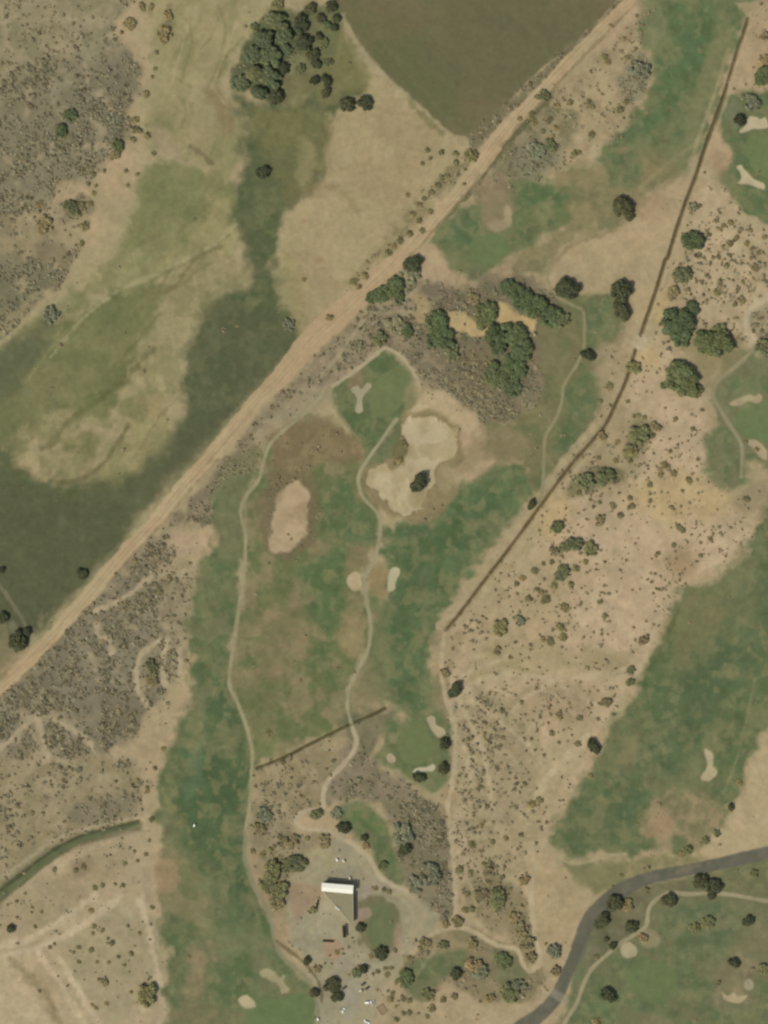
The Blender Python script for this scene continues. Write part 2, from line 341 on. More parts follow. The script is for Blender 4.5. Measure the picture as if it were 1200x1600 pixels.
# ---- east: open desert with shrubs
A([(1110, 270), (1150, 320), (1200, 356), (1260, 350), (1260, 640), (1200, 560), (1120, 540), (1060, 560), (1010, 530), (1040, 450), (1070, 350), (1100, 280)],
  (172, 149, 116), c2=(160, 140, 107), cs=30, soft=6, warp=6, dens=1.2, ton=0.2)
A([(1000, 545), (1060, 560), (1100, 620), (1100, 700), (1130, 780), (1180, 830), (1130, 880), (1060, 920), (1030, 1000), (980, 1080), (930, 1160), (900, 1220), (860, 1290), (840, 1370), (820, 1430), (760, 1400), (715, 1340), (700, 1250), (715, 1180), (700, 1080), (700, 1000), (780, 910), (850, 820), (950, 700), (985, 610)],
  (176, 151, 120), c2=(167, 145, 113), cs=50, soft=6, warp=5, dens=0.75, ton=0.1)
for (x, y, rx, ry, d) in ((1030, 480, 22, 30, .2), (1012, 560, 26, 24, .2), (1060, 780, 90, 40, .35), (860, 800, 40, 40, .4)):
    A([(x - rx, y), (x, y - ry), (x + rx, y), (x, y + ry)], (172, 146, 102), soft=14, warp=8, op=0.6, dens=d)
A([(860, 690), (900, 650), (1000, 640), (1010, 720), (960, 760), (880, 770)], (146, 128, 96), c2=(128, 116, 84), cs=18, soft=14, warp=12, op=0.6, dens=1.6, ton=0.4)
A([(930, 730), (968, 735), (975, 755), (930, 762), (890, 775), (895, 752)], (112, 108, 74), soft=6, warp=7, op=0.85, dens=1.8, ton=0.5)
A([(990, 665), (1012, 660), (1015, 690), (995, 715), (975, 715), (982, 690)], (114, 110, 76), soft=6, warp=6, op=0.8, dens=1.8, ton=0.5)
A([(1040, 860), (1080, 855), (1090, 885), (1060, 905), (1030, 880)], (144, 120, 88), soft=14, warp=8, op=0.8)
A([(770, 870), (880, 860), (900, 980), (840, 1010), (760, 1020), (720, 1000)], (152, 134, 98), soft=18, warp=12, op=0.5, dens=0.9)
A([(760, 1010), (900, 1010), (980, 1020), (960, 1060), (860, 1050), (730, 1070)], (146, 130, 92), c2=(158, 140, 104), cs=16, rot=10, an=3, soft=12, warp=9, op=0.7, dens=1.0)
A([(830, 1070), (890, 1060), (940, 1090), (900, 1140), (840, 1130), (800, 1110)], (148, 128, 96), soft=14, warp=10, op=0.6, dens=0.8)
A([(700, 1120), (780, 1080), (840, 1160), (870, 1250), (840, 1330), (780, 1400), (720, 1340), (705, 1240)], (156, 139, 105), c2=(140, 125, 94), cs=12, soft=14, warp=12, op=0.85, dens=1.55, ton=0.3)
A([(840, 1180), (900, 1130), (930, 1150), (890, 1220), (860, 1270), (835, 1250)], (163, 143, 108), soft=12, warp=8, op=0.8, dens=0.1)
A([(790, 1130), (820, 1150), (835, 1185), (810, 1200), (790, 1165)], (150, 131, 101), soft=10, warp=6, op=0.7, dens=0.2)
Ln([(735, 1075), (790, 1130), (850, 1175)], 4, (148, 130, 98), soft=2, warp=2, op=0.5)
for q, w_ in (([(715, 1085), (750, 1062), (800, 1054), (860, 1058), (920, 1056), (1000, 1046)], 9), ([(708, 1092), (745, 1100), (790, 1135), (830, 1170), (850, 1200)], 6), ([(712, 1070), (740, 1045), (790, 1030)], 6), ([(715, 1095), (740, 1140), (760, 1200), (770, 1260)], 5), ([(850, 1060), (880, 1075), (930, 1100)], 5), ([(800, 1110), (850, 1070), (900, 1062)], 5), ([(830, 1260), (850, 1220), (880, 1190), (920, 1150)], 12), ([(700, 1130), (730, 1180), (735, 1260)], 5), ([(1010, 1010), (1040, 950), (1070, 925)], 7)):
    Ln(q, w_ * 0.95, (178, 157, 124), soft=4, warp=3.5, op=0.72, dens=0.1)
for q in ([(735, 1070), (770, 1092), (820, 1140)], [(790, 1105), (830, 1075), (870, 1068)], [(760, 1120), (800, 1170), (815, 1195)], [(850, 1085), (885, 1080), (905, 1095)]):
    Ln(q, 5, (140, 124, 93), soft=3, warp=3, op=0.55)
Ln([(1200, 462), (1172, 488), (1168, 514), (1181, 545), (1198, 575), (1225, 600)], 12, (178, 159, 128), soft=2.5, warp=2, op=0.95, dens=0.0, own=("dirt_trail", "pale curving dirt track at the eastern edge of the desert", "track", "soil"))
Ln([(1112, 268), (1128, 310), (1158, 340), (1210, 360)], 9, (166, 147, 113), soft=4, warp=3, op=0.7, dens=0.0)
A([(1170, 490), (1215, 480), (1215, 560), (1190, 540)], (146, 134, 104), c2=(118, 110, 84), cs=12, soft=6, warp=6, op=0.7, dens=1.6, ton=0.5)
# small eastern hole
A([(1108, 605), (1125, 585), (1140, 550), (1180, 545), (1260, 600), (1260, 780), (1215, 745), (1180, 720), (1168, 740), (1160, 755), (1112, 758), (1102, 730), (1104, 690), (1118, 660)],
  (100, 110, 76), c2=(118, 114, 82), cs=26, soft=6, warp=6, own=("fairway", "small green with bunkers east of the desert shrubs", "fairway", "turf"))
A([(1060, 520), (1110, 525), (1165, 530), (1150, 580), (1125, 590), (1090, 580)], (134, 122, 86), soft=10, warp=8, op=0.7)
A([(1150, 655), (1175, 632), (1260, 620), (1260, 690), (1190, 688), (1160, 680)], (104, 116, 78), soft=2.5, warp=2, own=("putting_green", "putting green beside the path and the two pale eastern bunkers", "putting green", "turf"), mot=0.02)
A([(1140, 632), (1155, 622), (1168, 617), (1178, 620), (1186, 616), (1189, 624), (1182, 630), (1168, 628), (1155, 634)], (160, 144, 110), soft=2.5, warp=2, own=("sand_bunker", "long thin pale bunker north of the putting green on the eastern hole", "bunker", "sand"), h=-0.4)
A([(1168, 690), (1186, 690), (1199, 705), (1198, 720), (1188, 718), (1178, 704)], (166, 148, 114), soft=2, warp=2, own=("sand_bunker", "curved pale bunker with a dark bush in it on the eastern hole", "bunker", "sand"), h=-0.4)
A([(1160, 760), (1260, 740), (1260, 800), (1190, 800), (1150, 790)], (140, 124, 94), soft=8, warp=7, op=0.7, dens=0.6)
Ln([(1180, 545), (1150, 572), (1128, 590), (1117, 603), (1115, 620), (1133, 653), (1153, 683), (1160, 703), (1158, 745)], 6, (140, 130, 98), soft=2, warp=0.6, own=("cart_path", "thin pale cart path winding past the easternmost small hole", "path", "asphalt"))
# big eastern fairway
A([(1260, 770), (1195, 795), (1178, 832), (1150, 880), (1125, 900), (1075, 915), (1052, 945), (1040, 985), (1012, 1030), (995, 1075), (962, 1120), (935, 1170), (905, 1225), (868, 1285), (862, 1305), (876, 1335), (895, 1346), (940, 1335), (985, 1335), (1030, 1330), (1075, 1335), (1120, 1300), (1150, 1250), (1166, 1200), (1185, 1160), (1210, 1120), (1260, 1080)],
  (95, 105, 72), c2=(114, 113, 78), cs=36, soft=6, warp=6, own=("fairway", "broad green fairway curving down the east side towards the paved road", "fairway", "turf"))
A([(1175, 900), (1230, 860), (1240, 980), (1150, 1060), (1100, 1150), (1040, 1220), (980, 1290), (910, 1320), (890, 1290), (980, 1180), (1060, 1080), (1110, 1000)], (84, 98, 70), c2=(92, 102, 72), cs=45, soft=18, warp=12, op=0.85)
A([(1070, 930), (1130, 950), (1120, 1000), (1070, 1040), (1040, 1010)], (122, 116, 80), soft=14, warp=12, op=0.65)
A([(1140, 910), (1190, 925), (1180, 980), (1150, 1000)], (110, 110, 76), soft=12, warp=10, op=0.5)
A([(970, 1150), (1000, 1160), (990, 1190), (965, 1195)], (134, 120, 86), soft=10, warp=8, op=0.6)
A([(1010, 1260), (1060, 1235), (1095, 1245), (1130, 1270), (1110, 1310), (1070, 1325), (1030, 1330), (1000, 1300)], (142, 124, 92), c2=(116, 112, 78), cs=20, soft=10, warp=9, op=0.9, dens=0.3)
A([(1010, 1275), (1040, 1265), (1055, 1290), (1040, 1310), (1015, 1300)], (154, 128, 98), soft=9, warp=6, op=0.8)
A([(1048, 1310), (1070, 1305), (1075, 1325), (1055, 1330)], (100, 110, 78), soft=6, warp=4, op=0.8)
Ln([(1180, 1060), (1165, 1130), (1150, 1190), (1130, 1240)], 4, (140, 128, 92), soft=3, warp=2, op=0.5)
Ln([(1060, 950), (1035, 1010), (1005, 1070)], 6, (82, 88, 58), soft=4, warp=2, op=0.6)
A([(1100, 1172), (1107, 1173), (1116, 1182), (1114, 1198), (1119, 1207), (1105, 1221), (1093, 1217), (1103, 1201), (1101, 1186)], BUNK, soft=2, warp=2, own=("sand_bunker", "pale hooked bunker on the east edge of the broad fairway", "bunker", "sand"), h=-0.5)
A([(1260, 1110), (1195, 1150), (1180, 1190), (1165, 1240), (1140, 1280), (1115, 1305), (1085, 1335), (1110, 1342), (1150, 1340), (1260, 1310)], (168, 147, 112), soft=6, warp=6, mot=0.03, dens=0.05)
A([(980, 1345), (1030, 1338), (1085, 1338), (1100, 1345), (1060, 1358), (1000, 1372), (960, 1395), (925, 1400), (940, 1370)], (144, 130, 94), c2=(126, 120, 82), cs=20, soft=7, warp=6, dens=0.3)
A([(885, 1350), (940, 1345), (985, 1345), (970, 1375), (930, 1395), (905, 1380)], (116, 114, 78), soft=7, warp=6, op=0.85)
A([(835, 1330), (880, 1360), (905, 1400), (900, 1450), (880, 1490), (850, 1500), (830, 1440), (828, 1380)], (161, 140, 106), soft=8, warp=6, op=0.9, dens=0.1)
Ln([(1002, 292), (1040, 258), (1090, 222), (1104, 208)], 6, (140, 128, 92), soft=3, warp=1, op=0.7, own=("dirt_trail", "straight faint track from the single dark tree to the ditch", "track", "soil"))
Ln([(850, 1313), (867, 1330), (887, 1348), (917, 1347), (940, 1338), (977, 1335)], 4.5, (158, 143, 108), soft=2, warp=1, op=0.8, own=("cart_path", "short pale path round the south tip of the broad fairway", "path", "asphalt"))

# ---- middle: scrub belt, thickets, orange soil
A([(255, 830), (300, 775), (345, 730), (400, 672), (440, 625), (500, 570), (560, 500), (590, 470), (640, 440), (690, 440), (740, 450), (790, 430), (850, 450), (895, 485), (905, 515), (890, 560), (850, 605), (830, 650), (770, 660), (735, 640), (690, 612), (655, 595), (640, 570), (605, 545), (560, 575), (520, 602), (480, 640), (440, 665), (412, 700), (392, 750), (340, 770), (330, 820), (290, 820)],
  (138, 122, 95), c2=(114, 104, 80), cs=24, soft=7, warp=9, dens=1.7, ton=0.5)
A([(700, 440), (760, 440), (830, 440), (890, 500), (880, 540), (850, 600), (800, 640), (740, 600), (680, 570), (650, 520), (660, 470)], (106, 101, 76), c2=(120, 106, 82), cs=20, soft=14, warp=12, op=0.75, dens=1.9, ton=0.6)
A([(400, 650), (440, 615), (500, 590), (530, 600), (500, 640), (450, 668), (418, 700), (400, 690)], (150, 134, 104), soft=8, warp=6, op=0.85, dens=0.5)
A([(560, 480), (620, 455), (690, 480), (700, 520), (650, 545), (600, 530), (520, 590), (480, 600)], (142, 126, 98), c2=(118, 104, 82), cs=18, soft=9, warp=8, op=0.8, dens=1.7)
for q in ([(540, 478), (580, 474), (625, 468), (650, 455)], [(560, 492), (610, 488), (660, 490)], [(500, 590), (540, 540), (570, 500)]):
    Ln(q, 5, (152, 138, 104), soft=2.5, warp=2, op=0.75, dens=0.1)
A([(700, 490), (720, 485), (745, 500), (765, 512), (750, 530), (730, 520), (712, 530), (702, 510)], (172, 146, 104), soft=4, warp=5, dens=0.3)
A([(775, 470), (795, 475), (812, 492), (838, 498), (835, 520), (820, 520), (800, 508), (780, 505)], (176, 150, 106), soft=4, warp=5, dens=0.1)
A([(640, 450), (670, 475), (662, 505), (648, 495), (650, 475)], (164, 140, 102), soft=5, warp=5, op=0.8, dens=0.5)
A([(715, 545), (760, 545), (770, 600), (790, 640), (750, 620), (720, 590)], (116, 103, 76), soft=10, warp=8, op=0.7, dens=2.4, ton=0.1)
A([(680, 590), (740, 590), (790, 630), (800, 660), (760, 655), (710, 625)], (120, 111, 81), soft=9, warp=8, op=0.7, dens=2.4, ton=0.3)
A([(670, 450), (720, 455), (740, 475), (720, 490), (690, 480)], (112, 98, 78), soft=8, warp=7, op=0.7, dens=2.0, ton=0.2)
A([(825, 530), (860, 520), (870, 560), (845, 600), (825, 600)], (124, 108, 84), soft=8, warp=7, op=0.7, dens=1.8, ton=0.2)
# band of weeds along the south-east side of the road
Ln([(300, 790), (350, 735), (400, 668), (450, 612), (495, 565), (530, 530)], 13, (124, 110, 86), soft=6, warp=5, op=0.75, dens=2.0, ton=0.2)
A([(262, 830), (300, 828), (320, 850), (295, 870), (262, 890), (240, 880), (246, 850)], (164, 140, 112), soft=6, warp=6, op=0.85, dens=0.2)

# ---- west-centre: dense grey scrub south of the road
A([(-60, 1140), (-10, 1085), (60, 1020), (110, 970), (170, 910), (230, 850), (262, 836), (262, 880), (250, 900), (290, 900), (300, 930), (285, 980), (285, 1040), (250, 1090), (235, 1115), (205, 1150), (160, 1185), (100, 1190), (60, 1180), (-60, 1230)],
  (133, 121, 95), c2=(120, 110, 86), cs=30, soft=12, warp=10, dens=2.1, ton=0.45)
A([(60, 1040), (130, 960), (220, 970), (220, 1040), (190, 1110), (100, 1120), (60, 1080)], (126, 117, 93), c2=(110, 102, 81), cs=26, soft=16, warp=12, op=0.7, dens=2.6, ton=0.5)
A([(170, 1090), (230, 1080), (235, 1120), (200, 1150), (160, 1130)], (112, 101, 80), soft=10, warp=8, op=0.6, dens=2.8, ton=0.3)
A([(250, 900), (300, 880), (300, 960), (280, 1000), (250, 970)], (154, 138, 106), c2=(132, 118, 88), cs=16, soft=9, warp=9, op=0.8, dens=1.0)
for q in ([(150, 975), (155, 995), (170, 1000), (175, 1020)], [(250, 1000), (222, 1022), (212, 1060), (218, 1085), (235, 1105)], [(262, 1000), (255, 1040), (258, 1070)], [(282, 1000), (282, 1050)],
          [(-20, 1195), (30, 1142), (62, 1120), (78, 1122), (130, 1150), (150, 1182)], [(60, 1125), (66, 1155), (75, 1188)], [(60, 1192), (130, 1190), (155, 1184), (205, 1188), (235, 1180)], [(235, 900), (200, 930), (150, 955)]):
    Ln(q, 10, (146, 131, 102), soft=5, warp=5, op=0.6, dens=0.9)
    Ln(q, 6.5, (168, 149, 117), soft=3, warp=3, op=0.9, dens=0.05)
A([(222, 1120), (262, 1095), (295, 1092), (285, 1130), (262, 1160), (240, 1200), (215, 1190)], (161, 140, 108), soft=6, warp=5, op=0.9, dens=0.15)

_r = random.Random(8)
for x0, y0, x1, y1, n_ in ((0, 0, 190, 100, 16), (0, 100, 195, 300, 14), (0, 330, 110, 500, 10), (40, 960, 270, 1120, 12), (0, 1090, 120, 1180, 6), (560, 1200, 700, 1420, 8)):
    for i in range(n_):
        x, y = _r.uniform(x0, x1), _r.uniform(y0, y1); a_ = _r.uniform(0, 3.14); l_ = _r.uniform(6, 20)
        Ln([(x - l_ * math.cos(a_), y - l_ * math.sin(a_)), (x + _r.uniform(-4, 4), y + _r.uniform(-4, 4)), (x + l_ * math.cos(a_), y + l_ * math.sin(a_))], _r.uniform(4, 9), (156, 140, 108), soft=4, warp=4, op=_r.uniform(.4, .75), dens=0.4)
# ---- south-west: tracks, light scrub, channel
A([(-60, 1200), (60, 1190), (215, 1190), (225, 1290), (170, 1300), (80, 1335), (-60, 1400)], (148, 132, 101), c2=(134, 120, 88), cs=24, soft=7, warp=7, dens=1.3, ton=0.4)
A([(100, 1270), (160, 1245), (210, 1240), (200, 1270), (130, 1290)], (116, 108, 84), soft=7, warp=6, op=0.7, dens=2.2, ton=0.5)
A([(-60, 1420), (80, 1345), (170, 1310), (225, 1300), (240, 1400), (255, 1520), (270, 1640), (-60, 1640)], (168, 147, 116), c2=(158, 139, 108), cs=50, soft=7, warp=5, dens=0.14, ton=0.3)
A([(-20, 1400), (60, 1370), (150, 1330), (200, 1330), (160, 1390), (80, 1440), (-20, 1450)], (146, 130, 98), soft=16, warp=10, op=0.7, dens=0.9, ton=0.3)
A([(100, 1470), (180, 1420), (240, 1440), (250, 1540), (180, 1600), (140, 1570), (90, 1530)], (150, 137, 104), soft=14, warp=8, op=0.7, dens=0.1)
A([(-60, 1490), (20, 1500), (60, 1560), (100, 1640), (-60, 1640)], (172, 152, 120), soft=10, warp=8, op=0.85, dens=0.0)
Ln([(12, 1496), (45, 1526), (75, 1560), (98, 1615)], 13, (132, 117, 85), soft=6, warp=4, op=0.8)
for q in ([(-10, 1480), (40, 1470), (90, 1440), (150, 1400)], [(0, 1495), (60, 1480), (120, 1450), (190, 1400)], [(95, 1500), (130, 1560), (160, 1610)], [(215, 1400), (235, 1460), (250, 1540)], [(60, 1490), (100, 1545), (135, 1610)]):
    Ln(q, 9, (182, 161, 129), soft=4, warp=3, op=0.85)
Ln([(40, 1495), (80, 1530), (120, 1580)], 5, (170, 150, 116), soft=3, warp=2, op=0.5)
Ln([(222, 1190), (228, 1240), (228, 1290), (221, 1340), (216, 1400)], 9, (164, 145, 112), soft=4, warp=2, op=0.85, dens=0.1, own=("dirt_trail", "sandy north-south track at the west edge of the long fairway", "track", "soil"))
A([(112, 1345), (140, 1340), (138, 1362), (115, 1366)], (126, 108, 82), soft=6, warp=5, op=0.6)
Ln([(-20, 1412), (0, 1395), (33, 1370), (67, 1342), (100, 1321), (133, 1308), (173, 1298), (218, 1287)], [30, 28, 24, 22, 20, 18, 14, 10], (126, 116, 86), soft=3, warp=2, op=0.8, dens=0.5)
Ln([(-20, 1384), (33, 1350), (67, 1324), (100, 1305), (150, 1290), (215, 1276)], 4, (158, 144, 114), soft=2, warp=1.5, op=0.7)
CH = [(-40, 1424), (0, 1397), (33, 1372), (67, 1345), (100, 1324), (133, 1309), (173, 1299), (216, 1288)]
Ln(CH, [20, 18, 17, 16, 14, 12, 10, 7], (94, 100, 70), soft=3, warp=1.5, own=("drainage_ditch", "grassy sunken channel curving across the south-west sand", "ditch", "turf"), dens=0.3, ton=0.6)
groove(CH, 26, 2.2)
CHN = [(x, y - 5) for x, y in CH]
Ln(CHN, 4.5, (76, 74, 52), soft=2, warp=1, op=0.85)
Ln([(x + 3, y + 5) for x, y in CH], 4, (118, 110, 80), soft=3, warp=2, op=0.5)

# ---- the long western fairway
A([(338, 770), (372, 745), (395, 745), (383, 790), (383, 850), (376, 930), (367, 990), (358, 1065), (372, 1100), (388, 1150), (393, 1200), (390, 1260), (382, 1310), (388, 1355), (420, 1425), (440, 1490), (470, 1520), (490, 1550), (497, 1640), (275, 1640), (262, 1500), (250, 1430), (256, 1340), (244, 1260), (262, 1170), (290, 1110), (300, 1040), (292, 1000), (300, 940), (305, 880), (332, 850), (330, 800)],
  (99, 107, 74), c2=(114, 112, 79), cs=34, soft=6, warp=6, own=("fairway", "long green fairway down the west side of the course", "fairway", "turf"), dens=0)
A([(335, 1010), (358, 1040), (362, 1090), (385, 1150), (390, 1220), (378, 1310), (388, 1360), (410, 1430), (385, 1440), (350, 1380), (310, 1330), (280, 1290), (270, 1230), (285, 1180), (320, 1170), (340, 1130), (310, 1080)],
  (74, 90, 62), c2=(82, 97, 67), cs=40, soft=12, warp=9, op=0.9)
A([(285, 1200), (310, 1150), (330, 1160), (322, 1210), (300, 1260)], (96, 112, 82), soft=9, warp=8, op=0.6)
A([(255, 1335), (290, 1340), (320, 1390), (340, 1430), (300, 1460), (262, 1440), (250, 1390)], (126, 116, 82), c2=(108, 110, 76), cs=24, soft=10, warp=8, op=0.8)
A([(246, 1345), (275, 1350), (280, 1375), (262, 1395), (246, 1385)], (146, 122, 92), soft=7, warp=6, op=0.85)
A([(300, 1480), (330, 1470), (335, 1520), (320, 1560), (290, 1560), (285, 1530)], (138, 122, 90), soft=10, warp=8, op=0.8)
A([(280, 1570), (360, 1575), (400, 1590), (390, 1640), (275, 1640)], (128, 118, 84), c2=(110, 108, 76), cs=20, soft=9, warp=8, op=0.7)
A([(345, 1370), (400, 1420), (405, 1460), (360, 1450), (330, 1410)], (88, 100, 72), soft=9, warp=8, op=0.5)
A([(262, 1430), (300, 1440), (330, 1480), (335, 1530), (325, 1500), (290, 1460)], (82, 98, 66), soft=6, warp=5, op=0.6)
A([(262, 1500), (295, 1500), (295, 1530), (275, 1540)], (94, 106, 72), soft=7, warp=5, op=0.7)
A([(340, 1440), (400, 1440), (390, 1490), (350, 1500)], (116, 118, 86), soft=10, warp=8, op=0.5)
A([(330, 1510), (390, 1500), (400, 1540), (350, 1560), (320, 1550)], (84, 102, 68), soft=9, warp=8, op=0.7)
A([(392, 1570), (440, 1558), (490, 1560), (497, 1640), (380, 1640)], (100, 113, 75), soft=4, warp=3, own=("putting_green", "putting green at the south end of the long western fairway", "putting green", "turf"), mot=0.03)
A([(405, 1522), (415, 1515), (430, 1518), (435, 1528), (445, 1522), (445, 1535), (450, 1548), (440, 1553), (435, 1540), (420, 1535)], (150, 138, 104), soft=2.5, warp=2.5, own=("sand_bunker", "forked bunker west of the car park", "bunker", "sand"), h=-0.4)
A([(372, 1562), (385, 1556), (396, 1565), (397, 1574), (382, 1575)], BUNK, soft=2.5, warp=1.5, own=("sand_bunker", "small round bunker in rough grass near the south edge of the long fairway", "bunker", "sand"), h=-0.4)
A([(282, 690), (310, 740), (300, 780), (335, 770), (360, 740)], (124, 112, 86), soft=10, warp=8, op=0.3)
A([(338, 760), (360, 720), (400, 700), (405, 730), (385, 770), (370, 800), (345, 800)], (110, 110, 76), soft=8, warp=6, op=0.8)

# ---- middle of the course: dry grass between the paths
A([(412, 700), (440, 668), (500, 650), (560, 700), (570, 740), (590, 800), (592, 850), (570, 900), (578, 960), (575, 1010), (552, 1060), (545, 1100), (552, 1132), (480, 1162), (400, 1195), (388, 1150), (372, 1100), (360, 1065), (368, 990), (378, 930), (384, 860), (384, 790), (400, 750)],
  (103, 108, 72), c2=(132, 119, 86), cs=26, soft=8, warp=8, dens=0.02)
A([(420, 690), (445, 665), (500, 655), (555, 680), (565, 705), (540, 730), (500, 725), (470, 740), (430, 740)], (130, 111, 80), c2=(118, 100, 72), cs=22, soft=9, warp=8, op=0.9, dens=0.4)
A([(420, 740), (460, 738), (495, 750), (500, 800), (485, 850), (440, 875), (415, 865), (405, 820)], (112, 98, 71), soft=8, warp=8, op=0.85, dens=0.8, ton=0.1)
A([(432, 775), (448, 755), (470, 760), (481, 788), (478, 830), (468, 852), (440, 864), (421, 860), (422, 825)], (168, 144, 112), c2=(152, 128, 97), cs=18, soft=4, warp=5, own=("sand_bunker", "large pinkish sand patch ringed by brown brush in the dry rough", "bunker", "sand"), h=-0.5, dens=0)
A([(520, 760), (545, 748), (560, 775), (585, 800), (588, 840), (560, 850), (530, 840), (510, 830)], (92, 105, 71), soft=9, warp=8, op=0.9)
A([(478, 885), (500, 868), (540, 850), (552, 880), (540, 920), (548, 950), (525, 985), (512, 1000), (495, 980), (480, 930), (470, 910)], (86, 103, 67), c2=(94, 108, 72), cs=24, soft=7, warp=6, op=0.95, own=("fairway", "small leaf shaped patch of green grass in the dry middle of the course", "fairway", "turf"))
A([(480, 1005), (510, 1010), (525, 1035), (505, 1045), (480, 1030)], (96, 107, 72), soft=8, warp=7, op=0.75)
A([(415, 1000), (445, 1000), (440, 1025), (418, 1030)], (104, 104, 72), soft=8, warp=7, op=0.6)
A([(535, 960), (570, 965), (572, 1010), (550, 1030), (535, 1000)], (148, 128, 92), soft=9, warp=7, op=0.7)
A([(400, 960), (470, 950), (480, 1000), (440, 1060), (400, 1060)], (136, 118, 86), soft=16, warp=12, op=0.45)
A([(372, 1080), (420, 1060), (440, 1110), (420, 1150), (395, 1150)], (104, 107, 72), soft=12, warp=9, op=0.6)
A([(545, 855), (570, 858), (575, 885), (545, 900), (540, 880)], (128, 112, 80), soft=7, warp=5, op=0.7)
A([(575, 890), (600, 880), (605, 930), (585, 940), (573, 920)], (132, 114, 78), soft=6, warp=5, op=0.8)
# middle fairway
A([(600, 822), (640, 815), (690, 790), (715, 760), (765, 728), (815, 722), (835, 745), (830, 775), (790, 830), (740, 888), (700, 950), (682, 985), (675, 1040), (672, 1095), (650, 1130), (620, 1110), (600, 1100), (580, 1070), (572, 1030), (582, 985), (578, 935), (605, 930), (610, 890), (598, 860)],
  (92, 105, 72), c2=(108, 111, 77), cs=34, soft=6, warp=6, own=("fairway", "dark green fairway between the central path and the ditch", "fairway", "turf"), dens=0)
A([(640, 820), (720, 770), (790, 740), (800, 770), (740, 850), (690, 930), (665, 1000), (660, 1090), (620, 1080), (612, 1000), (625, 900)], (80, 97, 65), c2=(91, 106, 73), cs=40, soft=12, warp=9, op=0.85)
A([(582, 940), (600, 950), (600, 1060), (575, 1090), (560, 1060), (580, 1000)], (112, 110, 76), c2=(128, 118, 84), cs=18, soft=8, warp=7, op=0.7)
A([(545, 1065), (590, 1050), (610, 1095), (570, 1110), (550, 1120)], (120, 114, 80), soft=9, warp=7, op=0.7)
A([(680, 985), (705, 970), (720, 1000), (705, 1050), (690, 1060), (680, 1030)], (150, 130, 98), soft=7, warp=6, op=0.85)
A([(675, 1060), (700, 1060), (706, 1110), (690, 1130), (672, 1110)], (116, 110, 80), soft=8, warp=6, op=0.7)
A([(545, 899), (553, 893), (562, 897), (564, 914), (556, 924), (546, 920), (541, 909)], (168, 148, 114), soft=1.5, warp=1.2, own=("sand_bunker", "small round bunker touching the west side of the central path", "bunker", "sand"), h=-0.4)
A([(604, 918), (606, 900), (609, 890), (616, 886), (624, 890), (622, 902), (618, 910), (618, 921), (608, 926)], (172, 160, 126), soft=1.4, warp=1.2, own=("sand_bunker", "narrow pale bunker east of the central path on the fairway edge", "bunker", "sand"), h=-0.4)
# east side: grass along the eastern path
A([(845, 500), (885, 470), (930, 460), (962, 470), (978, 500), (960, 545), (930, 580), (940, 620), (915, 680), (880, 720), (852, 775), (832, 775), (818, 722), (770, 715), (760, 670), (800, 655), (845, 610)],
  (118, 112, 78), c2=(104, 107, 74), cs=34, soft=8, warp=7, dens=0.1)
A([(910, 495), (935, 465), (960, 470), (965, 510), (940, 535), (915, 540)], (96, 106, 74), soft=7, warp=6, op=0.9, own=("fairway", "small tongue of green turf beside the eastern path and two round trees", "fairway", "turf"))
A([(888, 610), (915, 580), (935, 600), (920, 650), (892, 700), (865, 700), (880, 650)], (92, 104, 73), c2=(104, 110, 76), cs=22, soft=8, warp=7, op=0.9, own=("fairway", "narrow green strip east of the thin eastern path", "fairway", "turf"))
A([(925, 545), (985, 545), (975, 600), (935, 660), (912, 690), (940, 630)], (150, 132, 100), soft=8, warp=7, op=0.7, dens=0.9)
A([(740, 680), (800, 670), (830, 690), (800, 720), (740, 730), (700, 740)], (134, 118, 86), soft=10, warp=8, op=0.7)
# tee and green beside the road belt
A([(524, 606), (555, 582), (602, 550), (635, 572), (645, 600), (650, 640), (622, 662), (600, 690), (572, 700), (545, 670), (528, 640)], (96, 106, 72), c2=(108, 110, 77), cs=22, soft=4, warp=3, own=("fairway", "green grass around the putting green south of the scrub belt", "fairway", "turf"), dens=0)
A([(598, 585), (622, 572), (640, 590), (636, 618), (615, 645), (590, 652), (578, 635), (584, 605)], (108, 115, 78), soft=3, warp=2, own=("putting_green", "putting green beside the Y shaped bunker", "putting green", "turf"), mot=0.03)
A([(640, 600), (652, 610), (646, 635), (632, 650), (628, 640)], (140, 128, 92), soft=6, warp=4, op=0.7)
A([(572, 700), (600, 690), (622, 660), (632, 665), (622, 700), (605, 720), (585, 735), (570, 725)], (94, 104, 72), c2=(112, 110, 80), cs=16, soft=5, warp=4, op=0.9, dens=0)
A([(546, 588), (562, 582), (568, 600), (558, 612), (545, 608)], (134, 112, 84), soft=5, warp=4, op=0.7)
A([(548, 610), (558, 604), (564, 609), (571, 599), (578, 599), (580, 606), (569, 618), (565, 625), (567, 641), (560, 647), (554, 641), (557, 622)], (156, 146, 114), soft=1.6, warp=1, own=("sand_bunker", "Y shaped grey sand bunker at the first green south of the road", "bunker", "sand"), h=-0.4)
